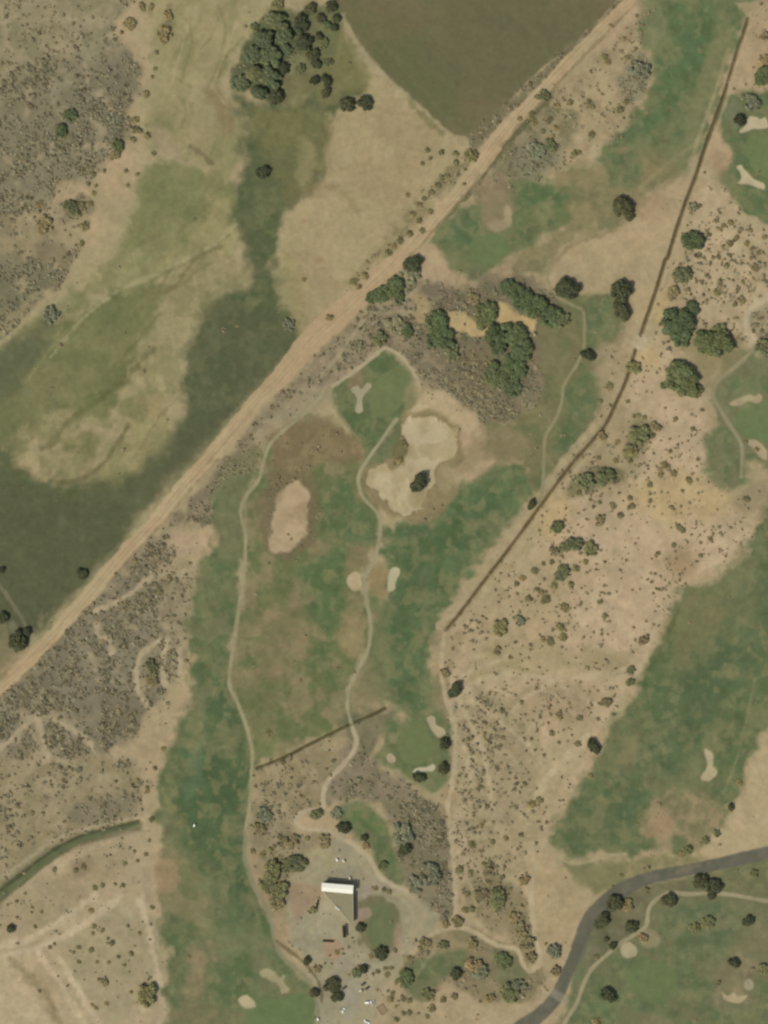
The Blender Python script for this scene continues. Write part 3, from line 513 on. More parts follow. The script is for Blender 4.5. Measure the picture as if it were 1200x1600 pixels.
# the big sand bunker
A([(636, 645), (665, 615), (692, 608), (720, 635), (752, 660), (735, 672), (712, 668), (680, 648), (652, 650)], (172, 149, 115), soft=5, warp=4, dens=0.1)
A([(628, 650), (660, 640), (700, 652), (725, 690), (720, 725), (705, 735), (712, 765), (690, 800), (660, 818), (610, 808), (575, 780), (566, 745), (580, 722), (620, 720), (628, 690)], (132, 116, 82), soft=5, warp=5, op=0.9)
A([(628, 676), (634, 656), (652, 650), (682, 652), (698, 664), (712, 684), (716, 706), (704, 718), (690, 722), (682, 740), (680, 755), (668, 772), (660, 790), (640, 806), (614, 798), (590, 778), (576, 754), (580, 732), (596, 724), (612, 732), (628, 724), (636, 706), (630, 692)],
  (176, 157, 123), c2=(160, 141, 105), cs=22, ca=0.8, soft=2.5, warp=6, ws=14, mot=0.06, own=("sand_bunker", "largest bright sand bunker, holding a single dark tree", "bunker", "sand"), h=-0.6)
A([(640, 765), (660, 762), (668, 780), (655, 795), (638, 790)], (146, 130, 92), soft=5, warp=4, op=0.7)
A([(682, 730), (702, 728), (710, 745), (700, 765), (684, 760)], (148, 132, 98), soft=5, warp=4, op=0.6)
Ln([(655, 648), (690, 652), (715, 680), (718, 710)], 4, (124, 108, 74), soft=3, warp=2, op=0.6)

for q in ([(640, 670), (665, 690), (690, 688)], [(650, 700), (660, 730), (640, 770)], [(600, 745), (620, 765), (625, 795)]):
    Ln(q, 4, (184, 168, 132), soft=3, warp=2, op=0.4)
A([(618, 690), (632, 680), (634, 700), (628, 722), (612, 722)], (104, 98, 66), soft=4, warp=4, op=0.8)
# ---- south-centre: green, brush, clubhouse grounds
A([(400, 1200), (470, 1170), (548, 1140), (565, 1165), (545, 1190), (512, 1220), (500, 1262), (462, 1280), (470, 1300), (512, 1300), (480, 1340), (450, 1380), (452, 1440), (430, 1430), (405, 1390), (386, 1340), (392, 1270)],
  (150, 133, 101), c2=(134, 119, 88), cs=20, soft=6, warp=5, dens=1.1, ton=0.3)
A([(390, 1265), (440, 1260), (470, 1310), (480, 1345), (452, 1385), (450, 1420), (420, 1400), (395, 1330)], (128, 116, 88), c2=(148, 134, 102), cs=18, soft=7, warp=6, op=0.8, dens=1.3, ton=0.5)
A([(384, 1300), (398, 1330), (420, 1370), (440, 1420), (455, 1480), (470, 1510), (440, 1490), (420, 1440), (392, 1380)], (150, 128, 98), soft=5, warp=4, op=0.85, dens=0)
A([(548, 1165), (600, 1195), (650, 1232), (700, 1272), (708, 1340), (712, 1420), (698, 1450), (660, 1420), (640, 1385), (620, 1375), (615, 1310), (600, 1268), (570, 1250), (530, 1255), (510, 1262), (512, 1222)],
  (130, 116, 91), c2=(114, 107, 79), cs=18, soft=7, warp=7, dens=1.8, ton=0.6)
A([(540, 1115), (600, 1108), (620, 1120), (600, 1150), (575, 1180), (556, 1165)], (112, 108, 80), c2=(100, 98, 74), cs=14, soft=7, warp=6, op=0.8, dens=0.5)
A([(600, 1125), (625, 1125), (660, 1110), (700, 1125), (706, 1160), (704, 1210), (690, 1230), (675, 1240), (650, 1228), (615, 1200), (585, 1185), (598, 1160)], (96, 107, 73), c2=(108, 110, 77), cs=22, soft=5, warp=4, own=("fairway", "green apron round the southern putting green", "fairway", "turf"), dens=0)
A([(628, 1145), (648, 1132), (668, 1138), (676, 1160), (672, 1185), (650, 1195), (632, 1188), (622, 1168)], (106, 114, 76), soft=3, warp=2, own=("putting_green", "oval putting green between four small bunkers", "putting green", "turf"), mot=0.03)
A([(666, 1122), (674, 1118), (680, 1123), (681, 1132), (692, 1139), (695, 1147), (685, 1152), (676, 1144), (669, 1133)], (166, 150, 118), soft=1.8, warp=1.2, own=("sand_bunker", "bean shaped bunker on the north-east rim of the oval putting green", "bunker", "sand"), h=-0.4)
A([(603, 1182), (610, 1177), (617, 1183), (617, 1191), (607, 1192)], (166, 148, 116), soft=1.6, warp=1, own=("sand_bunker", "tiny round bunker west of the oval putting green", "bunker", "sand"), h=-0.3)
A([(606, 1148), (615, 1145), (621, 1152), (618, 1162), (608, 1160)], (132, 126, 92), soft=4, warp=2, op=0.8)
A([(645, 1205), (652, 1200), (665, 1199), (676, 1194), (680, 1199), (674, 1205), (660, 1205), (648, 1209)], (180, 168, 136), soft=1.4, warp=0.8, own=("sand_bunker", "thin white bunker strip on the south rim of the oval putting green", "bunker", "sand"), h=-0.3)
A([(690, 1240), (712, 1215), (712, 1270), (700, 1280)], (150, 130, 98), soft=6, warp=4, op=0.8, dens=0.2)
A([(528, 1262), (560, 1252), (582, 1262), (600, 1280), (610, 1300), (614, 1335), (628, 1365), (622, 1380), (602, 1376), (588, 1350), (574, 1320), (550, 1305), (535, 1290)], (96, 107, 73), c2=(112, 112, 80), cs=22, soft=4, warp=3, own=("fairway", "crescent of green lawn north of the clubhouse", "lawn", "turf"), dens=0)
A([(550, 1268), (578, 1266), (596, 1285), (600, 1305), (580, 1300), (560, 1290)], (88, 108, 66), soft=6, warp=4, op=0.7)
# parking yard
A([(453, 1385), (458, 1365), (483, 1345), (515, 1312), (535, 1306), (558, 1324), (580, 1346), (592, 1370), (625, 1386), (652, 1402), (680, 1425), (686, 1436), (660, 1468), (634, 1500), (618, 1530), (616, 1560), (600, 1600), (610, 1640), (497, 1640), (497, 1545), (470, 1512), (452, 1470), (450, 1420)],
  (151, 139, 108), c2=(145, 136, 108), cs=36, soft=4, warp=3, own=("parking_lot", "packed gravel yard and car park round the clubhouse", "car park", "gravel"), mot=0.04, dens=0.1)
A([(450, 1470), (462, 1480), (485, 1500), (480, 1512), (462, 1500), (440, 1460)], (170, 146, 112), soft=4, warp=3, op=0.8)
A([(455, 1380), (500, 1390), (500, 1410), (480, 1425), (465, 1440), (455, 1420)], (148, 122, 96), soft=5, warp=4, op=0.8)
A([(520, 1460), (545, 1470), (575, 1495), (600, 1490), (580, 1520), (560, 1530), (530, 1530), (520, 1500)], (149, 138, 112), soft=9, warp=5, op=0.6)
A([(538, 1530), (560, 1530), (560, 1580), (540, 1590), (532, 1560)], (150, 141, 118), soft=7, warp=4, op=0.7)
A([(565, 1392), (580, 1380), (590, 1378), (585, 1395), (568, 1400)], (150, 136, 118), soft=6, warp=4, op=0.6)
Ln([(503, 1332), (518, 1352)], 6, (156, 144, 102), soft=3, warp=2, op=0.7)
Ln([(480, 1335), (500, 1332), (512, 1358)], 6, (160, 148, 108), soft=3, warp=2, op=0.7)
Ln([(610, 1395), (650, 1410), (660, 1440), (625, 1490)], 9, (158, 142, 108), soft=4, warp=2, op=0.6)
A([(560, 1410), (580, 1402), (600, 1402), (622, 1420), (628, 1445), (622, 1470), (606, 1492), (580, 1490), (564, 1475), (560, 1450), (566, 1430)], (110, 104, 74), soft=4, warp=4, op=0.9)
A([(576, 1418), (596, 1412), (612, 1420), (618, 1440), (614, 1466), (600, 1482), (580, 1476), (572, 1455), (576, 1438)], (104, 110, 78), soft=3, warp=1.5, own=("putting_green", "round practice green just east of the clubhouse", "putting green", "turf"), mot=0.02)
A([(556, 1425), (575, 1420), (578, 1432), (560, 1440)], (150, 128, 106), soft=3, warp=2, op=0.8)
A([(508, 1470), (525, 1466), (536, 1480), (530, 1496), (515, 1500), (507, 1488)], (158, 128, 102), soft=3, warp=3, op=0.85)
A([(506, 1500), (516, 1500), (518, 1512), (508, 1512)], (128, 128, 96), soft=3, warp=2, op=0.6)
A([(618, 1440), (630, 1455), (625, 1490), (612, 1490)], (156, 130, 106), soft=5, warp=3, op=0.6)
for q in ([(560, 1330), (585, 1352), (600, 1380), (640, 1402), (665, 1425), (650, 1455)], [(575, 1360), (590, 1385), (625, 1402), (645, 1430), (635, 1470)], [(500, 1330), (545, 1325), (570, 1345)], [(560, 1500), (600, 1510), (640, 1480)], [(470, 1470), (500, 1500), (530, 1510)]):
    Ln(q, 3.5, (160, 148, 118), soft=2, warp=1, op=0.45)
for q in ([(455, 1400), (475, 1372), (505, 1352)], [(605, 1400), (632, 1415), (642, 1440), (628, 1475)], [(550, 1480), (565, 1500), (600, 1500)]):
    Ln(q, 3, (136, 126, 98), soft=2, warp=1, op=0.45)
A([(503, 1398), (546, 1444), (536, 1462), (500, 1462), (496, 1420)], (158, 147, 117), soft=3, warp=2, op=0.6)
# south: little lawn, brush and sand
A([(600, 1540), (640, 1550), (700, 1560), (780, 1545), (850, 1520), (870, 1540), (840, 1590), (820, 1640), (590, 1640)], (162, 142, 110), soft=7, warp=6, dens=0.15)
A([(610, 1540), (640, 1545), (670, 1575), (650, 1640), (600, 1640)], (150, 132, 100), soft=7, warp=5, op=0.7, dens=0.6)
A([(690, 1452), (740, 1450), (790, 1480), (820, 1515), (850, 1510), (845, 1550), (800, 1570), (740, 1560), (700, 1540), (680, 1560), (650, 1560), (630, 1520), (650, 1480)], (134, 120, 88), c2=(118, 108, 78), cs=18, soft=6, warp=6, op=0.9, dens=1.2, ton=0.4)
A([(626, 1520), (652, 1498), (683, 1492), (712, 1482), (730, 1490), (728, 1508), (705, 1520), (685, 1536), (664, 1562), (645, 1555)], (101, 108, 76), c2=(114, 112, 80), cs=16, soft=4, warp=3, own=("fairway", "small angular lawn south-east of the gravel yard", "lawn", "turf"), dens=0)
A([(770, 1486), (800, 1486), (826, 1515), (818, 1540), (790, 1550), (775, 1520)], (106, 108, 78), soft=7, warp=5, op=0.8, dens=1.0)
A([(725, 1380), (775, 1370), (820, 1400), (832, 1450), (838, 1500), (820, 1500), (790, 1460), (740, 1440)], (136, 122, 90), c2=(116, 108, 76), cs=18, soft=7, warp=7, op=0.85, dens=1.4, ton=0.5)
# park in the south-east corner
A([(900, 1480), (930, 1430), (970, 1400), (1040, 1378), (1120, 1362), (1260, 1335), (1260, 1640), (870, 1640), (886, 1580), (895, 1530)],
  (100, 107, 76), c2=(116, 112, 80), cs=36, soft=4, warp=3, own=("fairway", "broad green park in the south-east corner below the paved road", "fairway", "turf"), dens=0)
A([(910, 1480), (940, 1420), (985, 1390), (1050, 1372), (1080, 1385), (1020, 1420), (1000, 1445), (940, 1495), (905, 1560)], (106, 100, 74), c2=(118, 110, 82), cs=20, soft=8, warp=7, op=0.7)
A([(1050, 1410), (1150, 1420), (1150, 1455), (1080, 1460), (1040, 1450)], (90, 103, 76), soft=14, warp=9, op=0.7)
A([(985, 1510), (1030, 1500), (1060, 1530), (1040, 1565), (1000, 1560), (980, 1535)], (104, 114, 76), soft=4, warp=2, op=0.9, own=("putting_green", "smooth putting green south of the round bunker in the park", "putting green", "turf"), mot=0.03)
A([(900, 1570), (960, 1540), (980, 1590), (940, 1620), (890, 1620)], (92, 108, 74), soft=10, warp=8, op=0.6)
A([(1130, 1510), (1180, 1490), (1180, 1540), (1170, 1570), (1120, 1575), (1115, 1545)], (132, 118, 88), c2=(116, 110, 80), cs=18, soft=9, warp=7, op=0.85)
A([(1000, 1590), (1030, 1585), (1050, 1620), (1000, 1640)], (126, 116, 84), soft=9, warp=6, op=0.6)
A([(1160, 1420), (1230, 1410), (1230, 1500), (1180, 1490)], (122, 116, 86), soft=12, warp=8, op=0.5)
A([(1085, 1370), (1150, 1355), (1220, 1350), (1220, 1395), (1130, 1385)], (112, 108, 76), c2=(132, 122, 84), cs=18, soft=6, warp=5, op=0.7, dens=0.5)
A([(1003, 1452), (1018, 1452), (1030, 1468), (1018, 1482), (1000, 1475)], (142, 130, 96), soft=4, warp=3, op=0.8)
A([(970, 1480), (982, 1473), (993, 1480), (995, 1492), (984, 1499), (972, 1495)], (160, 146, 112), soft=2, warp=1.5, own=("sand_bunker", "round pale bunker beside the park path fork", "bunker", "sand"), h=-0.4)
A([(1128, 1551), (1138, 1556), (1147, 1551), (1152, 1558), (1167, 1556), (1160, 1566), (1142, 1567), (1130, 1563)], (160, 144, 110), soft=2, warp=1.5, own=("sand_bunker", "flat ragged bunker in the dry patch of the park", "bunker", "sand"), h=-0.4)
A([(1163, 1536), (1170, 1531), (1177, 1538), (1173, 1546), (1164, 1545)], (150, 140, 108), soft=2, warp=1, own=("sand_bunker", "tiny round bunker above the ragged bunker in the park", "bunker", "sand"), h=-0.3)

# ---- ditches
def ditch(pts, wd, c, lab, depth, bank=1.0):
    Ln(pts, wd + 4, (124, 110, 80), soft=3, warp=1.5, op=0.4)
    Ln(pts, wd, c, soft=1.5, warp=0.6, own=("drainage_ditch", lab, "ditch", "soil"), dens=0)
    groove(pts, wd + 4, depth)
D1 = [(1170, 28), (1153, 80), (1140, 123), (1128, 160), (1113, 200), (1100, 237), (1087, 277), (1073, 313), (1057, 360), (1045, 400), (1040, 407), (1027, 450), (1013, 490), (1002, 523)]
D2 = [(994, 545), (990, 560), (978, 597), (963, 630), (947, 663), (927, 687), (890, 730), (843, 793), (800, 852), (753, 913), (720, 957), (697, 984)]
Ln([(x - 15, y - 3) for x, y in D1[1:7]], 5, (150, 138, 102), soft=3, warp=1, op=0.7)
Ln([(x - 11, y - 6) for x, y in D2[4:]], 11, (160, 142, 108), soft=3, warp=2, op=0.85, dens=0.1)
Ln([(x + 9, y + 6) for x, y in D2[5:]], 8, (166, 147, 113), soft=3, warp=2, op=0.6, dens=0.2)
Ln([(x + 6, y + 1) for x, y in D1], 4, (172, 152, 120), soft=2, warp=1.5, op=0.5)
ditch(D1, 4.6, (98, 84, 57), "dark straight ditch running beside the north-eastern fairway", 1.5)
ditch(D2, 4.2, (96, 80, 55), "dark ditch curving south-west between desert and middle fairway", 1.4)
D3 = [(602, 1106), (585, 1115), (543, 1133), (483, 1163), (450, 1180), (402, 1200)]
ditch(D3, 4, (82, 78, 50), "short straight ditch crossed by the central path", 1.2)
A([(990, 528), (1000, 522), (1012, 528), (1012, 542), (998, 546), (986, 540)], (172, 154, 122), soft=3, warp=2, op=0.9, dens=0)

# ---- trails, paths and roads
Ln([(695, 985), (690, 1040), (697, 1090), (709, 1130), (711, 1180), (706, 1225), (700, 1262), (705, 1303), (709, 1345), (712, 1407), (710, 1430), (698, 1449), (672, 1462), (640, 1493)], 7.5, (168, 149, 116), soft=2, warp=1.5, op=0.95, dens=0, own=("dirt_trail", "sandy trail winding from the ditch end down to the car park", "track", "soil"))
Ln([(650, 1232), (680, 1256), (702, 1280)], 6, (150, 132, 98), soft=3, warp=1.5, op=0.7, dens=0)
Ln([(712, 1345), (727, 1367), (737, 1390), (743, 1420), (727, 1448)], 6, (156, 140, 106), soft=2.5, warp=1.5, op=0.75, dens=0)
Ln([(700, 1449), (727, 1450), (747, 1460), (777, 1477), (807, 1483), (817, 1507), (828, 1517), (840, 1510), (843, 1490), (834, 1453), (830, 1400), (836, 1350)], 7, (170, 151, 118), soft=2, warp=1, dens=0, own=("cart_path", "sandy path looping through the brush towards the paved road", "path", "soil"))
Ln([(640, 1540), (700, 1452)], 5, (150, 134, 102), soft=3, warp=2, op=0.5)
P1 = [(520, 603), (478, 642), (443, 673), (420, 697), (411, 725), (404, 750), (384, 776), (376, 800), (383, 832), (383, 870), (377, 923), (370, 973), (363, 1020), (358, 1067), (371, 1098), (384, 1133), (394, 1173), (393, 1210), (391, 1250), (383, 1300)]
Ln(P1, 5.5, (146, 136, 102), soft=1.6, warp=0.6, dens=0, own=("cart_path", "long pale cart path down the east side of the western fairway", "path", "asphalt"))
Ln([(383, 1300), (384, 1345), (400, 1390), (420, 1425), (428, 1465), (438, 1490), (467, 1517), (487, 1540), (496, 1570), (497, 1615)], 5.5, (132, 128, 98), soft=2, warp=0.6, op=0.9, dens=0, own=("cart_path", "greyish cart path between the western fairway and the gravel yard", "path", "asphalt"))
Ln([(432, 1470), (452, 1486), (476, 1505), (498, 1535), (503, 1565)], 5, (96, 86, 58), soft=2, warp=1.2, op=0.75, dens=0.5)
Ln([(520, 603), (553, 581), (587, 555), (603, 544), (627, 557), (643, 577), (652, 592)], 5, (166, 150, 118), soft=1.6, warp=0.8, op=0.95, dens=0, own=("cart_path", "bent pale path round the north tip of the first green", "path", "asphalt"))
Ln([(524, 615), (530, 645), (550, 675), (566, 690)], 4, (136, 124, 90), soft=2, warp=1, op=0.6)
P2 = [(620, 655), (608, 670), (597, 687), (584, 704), (573, 720), (563, 737), (560, 752), (564, 770), (573, 784), (587, 798), (594, 812), (594, 832), (589, 860), (580, 885), (569, 905), (573, 940), (578, 965), (579, 990), (573, 1020), (557, 1050), (546, 1075), (543, 1105), (551, 1137)]
Ln([(x - 7, y + 3) for x, y in P2[4:10]], 5, (108, 100, 68), soft=3, warp=1, op=0.5)
Ln(P2, 5.5, (148, 140, 106), soft=1.6, warp=0.5, dens=0, own=("cart_path", "pale cart path winding down the middle of the course", "path", "asphalt"))
Ln([(551, 1137), (556, 1152), (554, 1170), (536, 1195), (514, 1218), (505, 1240), (504, 1262), (480, 1267), (463, 1279), (474, 1294), (512, 1298), (533, 1309), (557, 1323), (579, 1343), (592, 1368), (614, 1383), (640, 1395)], 7, (170, 152, 121), soft=2, warp=1, dens=0, own=("cart_path", "sandy path looping from the ditch crossing to the clubhouse yard", "path", "soil"))
Ln([(858, 405), (855, 430), (866, 460), (895, 477), (911, 487), (913, 515), (912, 542), (903, 567), (881, 602), (878, 627), (867, 657), (852, 683), (850, 717), (848, 760), (842, 785)], 4.6, (140, 130, 95), soft=1.8, warp=0.6, op=0.9, dens=0, own=("cart_path", "thin path winding from the round trees to the ditch", "path", "asphalt"))
Ln([(1210, 1411), (1197, 1408), (1153, 1400), (1120, 1396), (1073, 1397), (1047, 1395), (1027, 1404), (1014, 1420), (1010, 1445), (1000, 1455), (970, 1474), (947, 1493), (924, 1515), (911, 1540), (900, 1570), (880, 1602), (860, 1640)], 6, (150, 138, 105), soft=1.6, warp=0.6, dens=0, own=("cart_path", "pale path curving through the south-east park", "path", "asphalt"))
Ln([(1230, 1326), (1200, 1332), (1133, 1348), (1083, 1358), (1017, 1371), (977, 1387), (947, 1407), (925, 1430), (911, 1457), (898, 1493), (884, 1527), (867, 1561), (838, 1590), (815, 1606), (780, 1640)], [20, 20, 20, 19, 20, 23, 22, 22, 21, 19, 19, 21, 23, 25, 26], (96, 94, 78), c2=(108, 102, 84), cs=14, soft=2, warp=0.8, dens=0, mot=0.03, own=("asphalt_road", "curving grey paved road across the south-east corner", "road", "asphalt"))
Ln([(1230, 1331), (1200, 1337), (1133, 1353), (1083, 1363), (1020, 1377), (985, 1395), (955, 1413), (935, 1437), (920, 1465), (908, 1500)], 4, (98, 95, 82), soft=2, warp=0.5, op=0.5)
Ln([(865, 1552), (884, 1565)], 12, (140, 132, 110), soft=4, warp=1, op=0.6)
Ln([(1090, 1352), (1060, 1362)], 7, (130, 112, 88), soft=5, warp=2, op=0.5)
RD = [(-50, 1114), (0, 1074), (43, 1034), (87, 988), (133, 936), (187, 872), (247, 808), (283, 764), (333, 708), (400, 628), (440, 588), (480, 538), (520, 500), (562, 462), (628, 400), (668, 356), (702, 317), (735, 278), (762, 240), (800, 192), (833, 158), (883, 102), (935, 50), (985, 0), (1030, -50)]
Ln([(x - 11, y - 9) for x, y in RD[:12]], 6, (140, 132, 94), soft=3, warp=2, op=0.55)
Ln(RD, [21, 22, 22, 22, 22, 21, 21, 22, 22, 24, 30, 36, 40, 34, 24, 20, 20, 23, 26, 23, 19, 18, 17, 17, 17], (168, 146, 110), c2=(170, 140, 107), cs=60, soft=1.6, warp=1.6, ws=14, dens=0, mot=0.03, own=("dirt_road", "wide sandy dirt road crossing the whole area diagonally", "road", "soil"))
for o, c_, a_ in ((-5.5, (178, 156, 122), .5), (-2.6, (150, 128, 96), .5), (0.3, (176, 152, 118), .5), (3.2, (150, 128, 96), .45), (6, (176, 154, 120), .5)):
    Ln([(x + o * .7, y + o * .7) for x, y in RD], 2.2, c_, soft=1.3, warp=1.4, ws=25, op=a_)
Ln([(x + 8.5, y + 8.5) for x, y in RD[:9]], 3, (128, 112, 82), soft=2, warp=2.5, op=0.6)
Ln([(x + 7, y + 7) for x, y in RD[14:]], 3, (130, 112, 82), soft=2, warp=2.5, op=0.6)
Ln([(300, 752), (340, 706), (400, 637)], 4, (130, 108, 80), soft=3, warp=2, op=0.35)
Ln([(655, 388), (690, 345), (745, 285)], 3.5, (122, 106, 74), soft=2, warp=1, op=0.6)
Ln([(842, 162), (890, 112), (945, 57)], 3, (122, 104, 74), soft=2, warp=1, op=0.5)
# west corner: farm yard beside the dirt road
A([(-50, 960), (5, 975), (20, 1000), (45, 1015), (30, 1035), (0, 1055), (-50, 1080)], (164, 140, 106), soft=4, warp=3, op=0.9)
Ln([(-10, 905), (10, 930), (30, 960), (42, 980)], 6, (148, 134, 106), soft=2, warp=1, op=0.85)
A([(12, 975), (22, 968), (28, 985), (18, 992)], (158, 146, 122), soft=3, warp=2, op=0.7)
A([(-50, 1062), (8, 1050), (0, 1066), (-50, 1098)], (112, 106, 74), soft=4, warp=3, op=0.6)
# rail of trodden sand at the long ditch's north end
A([(1150, 5), (1200, 0), (1240, 30), (1240, 130), (1180, 140), (1140, 140), (1160, 80), (1172, 35)], (160, 138, 106), soft=5, warp=5, op=0.9, dens=0.5)

# big-scale brightness drift and level pad for the clubhouse
HGT[OWN == 0] += 0.0
sl, sd = sd_poly(np.array([(495, 1368), (562, 1372), (560, 1475), (495, 1475)], float), 30)
k = ss(14, 0, sd); HGT[sl] = HGT[sl] * (1 - k) + 0.2 * k
edge = np.minimum(np.minimum(X + MARG, 1200 + MARG - X), np.minimum(Y + MARG, 1600 + MARG - Y))
HGT *= ss(0, 25, edge)
# dry and lush blotches in everything that is turf, dusty blotches on the rest
lush = ss(0.98, 1.25, COL[..., 1] / (COL[..., 0] + 1e-4))
smooth_turf = np.zeros(len(REG), np.float32); smooth_turf[[i for i, q in enumerate(REG) if q[0] in ("putting_green", "sand_bunker", "asphalt_road", "cart_path", "dirt_road", "drainage_ditch", "field")]] = 1
calm = smooth_turf[OWN]
dryc = C(134, 124, 86).astype(np.float32); lushc = C(84, 100, 68).astype(np.float32)
m = (ss(0.0, 0.75, fbm(X, Y, 30, 601, 4)) * 0.4 * lush * (1 - 0.8 * calm))[..., None]
COL[:] = COL * (1 - m) + dryc * m
m = (ss(0.1, 0.8, fbm(X, Y, 30, 617, 4, 40, 1.6)) * 0.4 * lush * (1 - 0.8 * calm))[..., None]
COL[:] = COL * (1 - m) + lushc * m
m = (ss(0.2, 0.8, fbm(X, Y, 20, 631, 4)) * 0.3 * (1 - lush) * (1 - calm))[..., None]
COL[:] = COL * (1 - m) + COL * np.array([0.86, 0.88, 0.86], np.float32) * m
m = (ss(0.15, 0.8, fbm(X, Y, 36, 647, 4)) * 0.35 * (1 - lush) * (1 - calm))[..., None]
COL[:] = COL * (1 - m) + COL * np.array([1.08, 1.02, 1.0], np.float32) * m
m = (ss(0.05, 0.7, fbm(X, Y, 13, 661, 4)) * 0.5 * lush * (1 - 0.85 * calm))[..., None]
COL[:] = COL * (1 - m) + C(128, 122, 84).astype(np.float32) * m
m = (ss(0.0, 0.7, fbm(X, Y, 17, 673, 4, 60, 1.5)) * 0.4 * lush * (1 - 0.85 * calm))[..., None]
COL[:] = COL * (1 - m) + C(80, 92, 62).astype(np.float32) * m
m = (ss(0.1, 0.8, fbm(X, Y, 12, 683, 4)) * 0.3 * (1 - calm))[..., None]
COL[:] = COL * (1 - m) + COL * np.array([0.84, 0.87, 0.84], np.float32) * m
m = (ss(0.1, 0.8, fbm(X, Y, 15, 691, 4, 30, 1.5)) * 0.3 * (1 - calm))[..., None]
COL[:] = COL * (1 - m) + COL * np.array([1.13, 1.11, 1.12], np.float32) * m
# the north-western meadow leans to olive
sl, sd = sd_poly(catmull([(240, -60), (540, -60), (520, 180), (440, 330), (470, 530), (250, 770), (40, 1000), (-60, 1000), (-60, 580), (110, 450), (210, 280)], True, 3), 40)
k = (ss(25, -25, sd) * 0.9)[..., None]
COL[sl] *= 1 - k * np.array([0.075, 0.02, 0.06], np.float32)
sl, sd = sd_poly(catmull([(330, 470), (450, 490), (470, 540), (400, 610), (330, 690), (250, 770), (190, 845), (110, 930), (40, 1005), (-60, 1080), (-60, 770), (100, 770), (200, 750), (285, 660), (300, 560)], True, 3), 30)
sd = sd + 9 * fbm(X[sl], Y[sl], 30, 705, 4)
k = (ss(14, -14, sd) * 0.62 * (OWN[sl] == 0))[..., None]
COL[sl] = COL[sl] * (1 - k) + C(91, 91, 66).astype(np.float32) * k
COL *= (1 + 0.05 * fbm(X, Y, 6, 77, 3) * (1 - 0.6 * calm))[..., None]
np.clip(COL, 0.01, 0.9, out=COL)

def hz(px, py):
    i = (px + MARG) / STEP; j = (py + MARG) / STEP
    i0 = int(min(max(i, 0), NX - 2)); j0 = int(min(max(j, 0), NY - 2))
    a = min(max(i - i0, 0), 1); b = min(max(j - j0, 0), 1)
    return float((HGT[j0, i0] * (1 - a) + HGT[j0, i0 + 1] * a) * (1 - b) + (HGT[j0 + 1, i0] * (1 - a) + HGT[j0 + 1, i0 + 1] * a) * b)

# ---------------------------------------------------------------- materials
def material(name, base=None, attr=None, rough=0.95, n1=(0.7, 0.1), n2=(4.0, 0.08), bump=0.0, metallic=0.0, spec=0.0, space='Object'):
    m = bpy.data.materials.new(name); m.use_nodes = True
    t = m.node_tree; N = t.nodes; Lk = t.links
    b = N["Principled BSDF"]
    b.inputs["Roughness"].default_value = rough
    b.inputs["Metallic"].default_value = metallic
    b.inputs["Specular IOR Level"].default_value = spec
    g = N.new("ShaderNodeTexCoord"); src = g.outputs[space]
    if attr:
        a = N.new("ShaderNodeAttribute"); a.attribute_name = attr; cur = a.outputs["Color"]
        if base is not None:
            mx = N.new("ShaderNodeVectorMath"); mx.operation = 'MULTIPLY'
            mx.inputs[1].default_value = tuple(base); Lk.new(cur, mx.inputs[0]); cur = mx.outputs[0]
    else:
        r = N.new("ShaderNodeRGB"); r.outputs[0].default_value = (*base, 1); cur = r.outputs[0]
    last = None
    for sc, am in (n1, n2):
        if not am: continue
        n = N.new("ShaderNodeTexNoise"); n.inputs["Scale"].default_value = sc; n.inputs["Detail"].default_value = 4
        Lk.new(src, n.inputs["Vector"])
        mr = N.new("ShaderNodeMapRange")
        mr.inputs["From Min"].default_value = 0.25; mr.inputs["From Max"].default_value = 0.75
        mr.inputs["To Min"].default_value = 1 - am; mr.inputs["To Max"].default_value = 1 + am
        Lk.new(n.outputs["Fac"], mr.inputs["Value"])
        v = N.new("ShaderNodeVectorMath"); v.operation = 'SCALE'
        Lk.new(cur, v.inputs[0]); Lk.new(mr.outputs[0], v.inputs["Scale"]); cur = v.outputs[0]; last = n
    Lk.new(cur, b.inputs["Base Color"])
    if bump and last:
        bp = N.new("ShaderNodeBump"); bp.inputs["Strength"].default_value = bump; bp.inputs["Distance"].default_value = 0.25
        Lk.new(last.outputs["Fac"], bp.inputs["Height"]); Lk.new(bp.outputs[0], b.inputs["Normal"])
    return m
MAT = {
    "soil": material("sandy_soil", attr="Col", n1=(0.22, 0.07), n2=(0.9, 0.07), bump=0.25),
    "turf": material("mown_turf", attr="Col", n1=(0.16, 0.08), n2=(0.8, 0.06), bump=0.2),
    "sand": material("bunker_sand", attr="Col", n1=(0.3, 0.04), n2=(1.2, 0.03), bump=0.15),
    "asphalt": material("worn_paving", attr="Col", n1=(0.3, 0.05), n2=(1.5, 0.05), bump=0.1),
    "gravel": material("packed_gravel", attr="Col", n1=(0.25, 0.06), n2=(1.1, 0.06), bump=0.2),
}

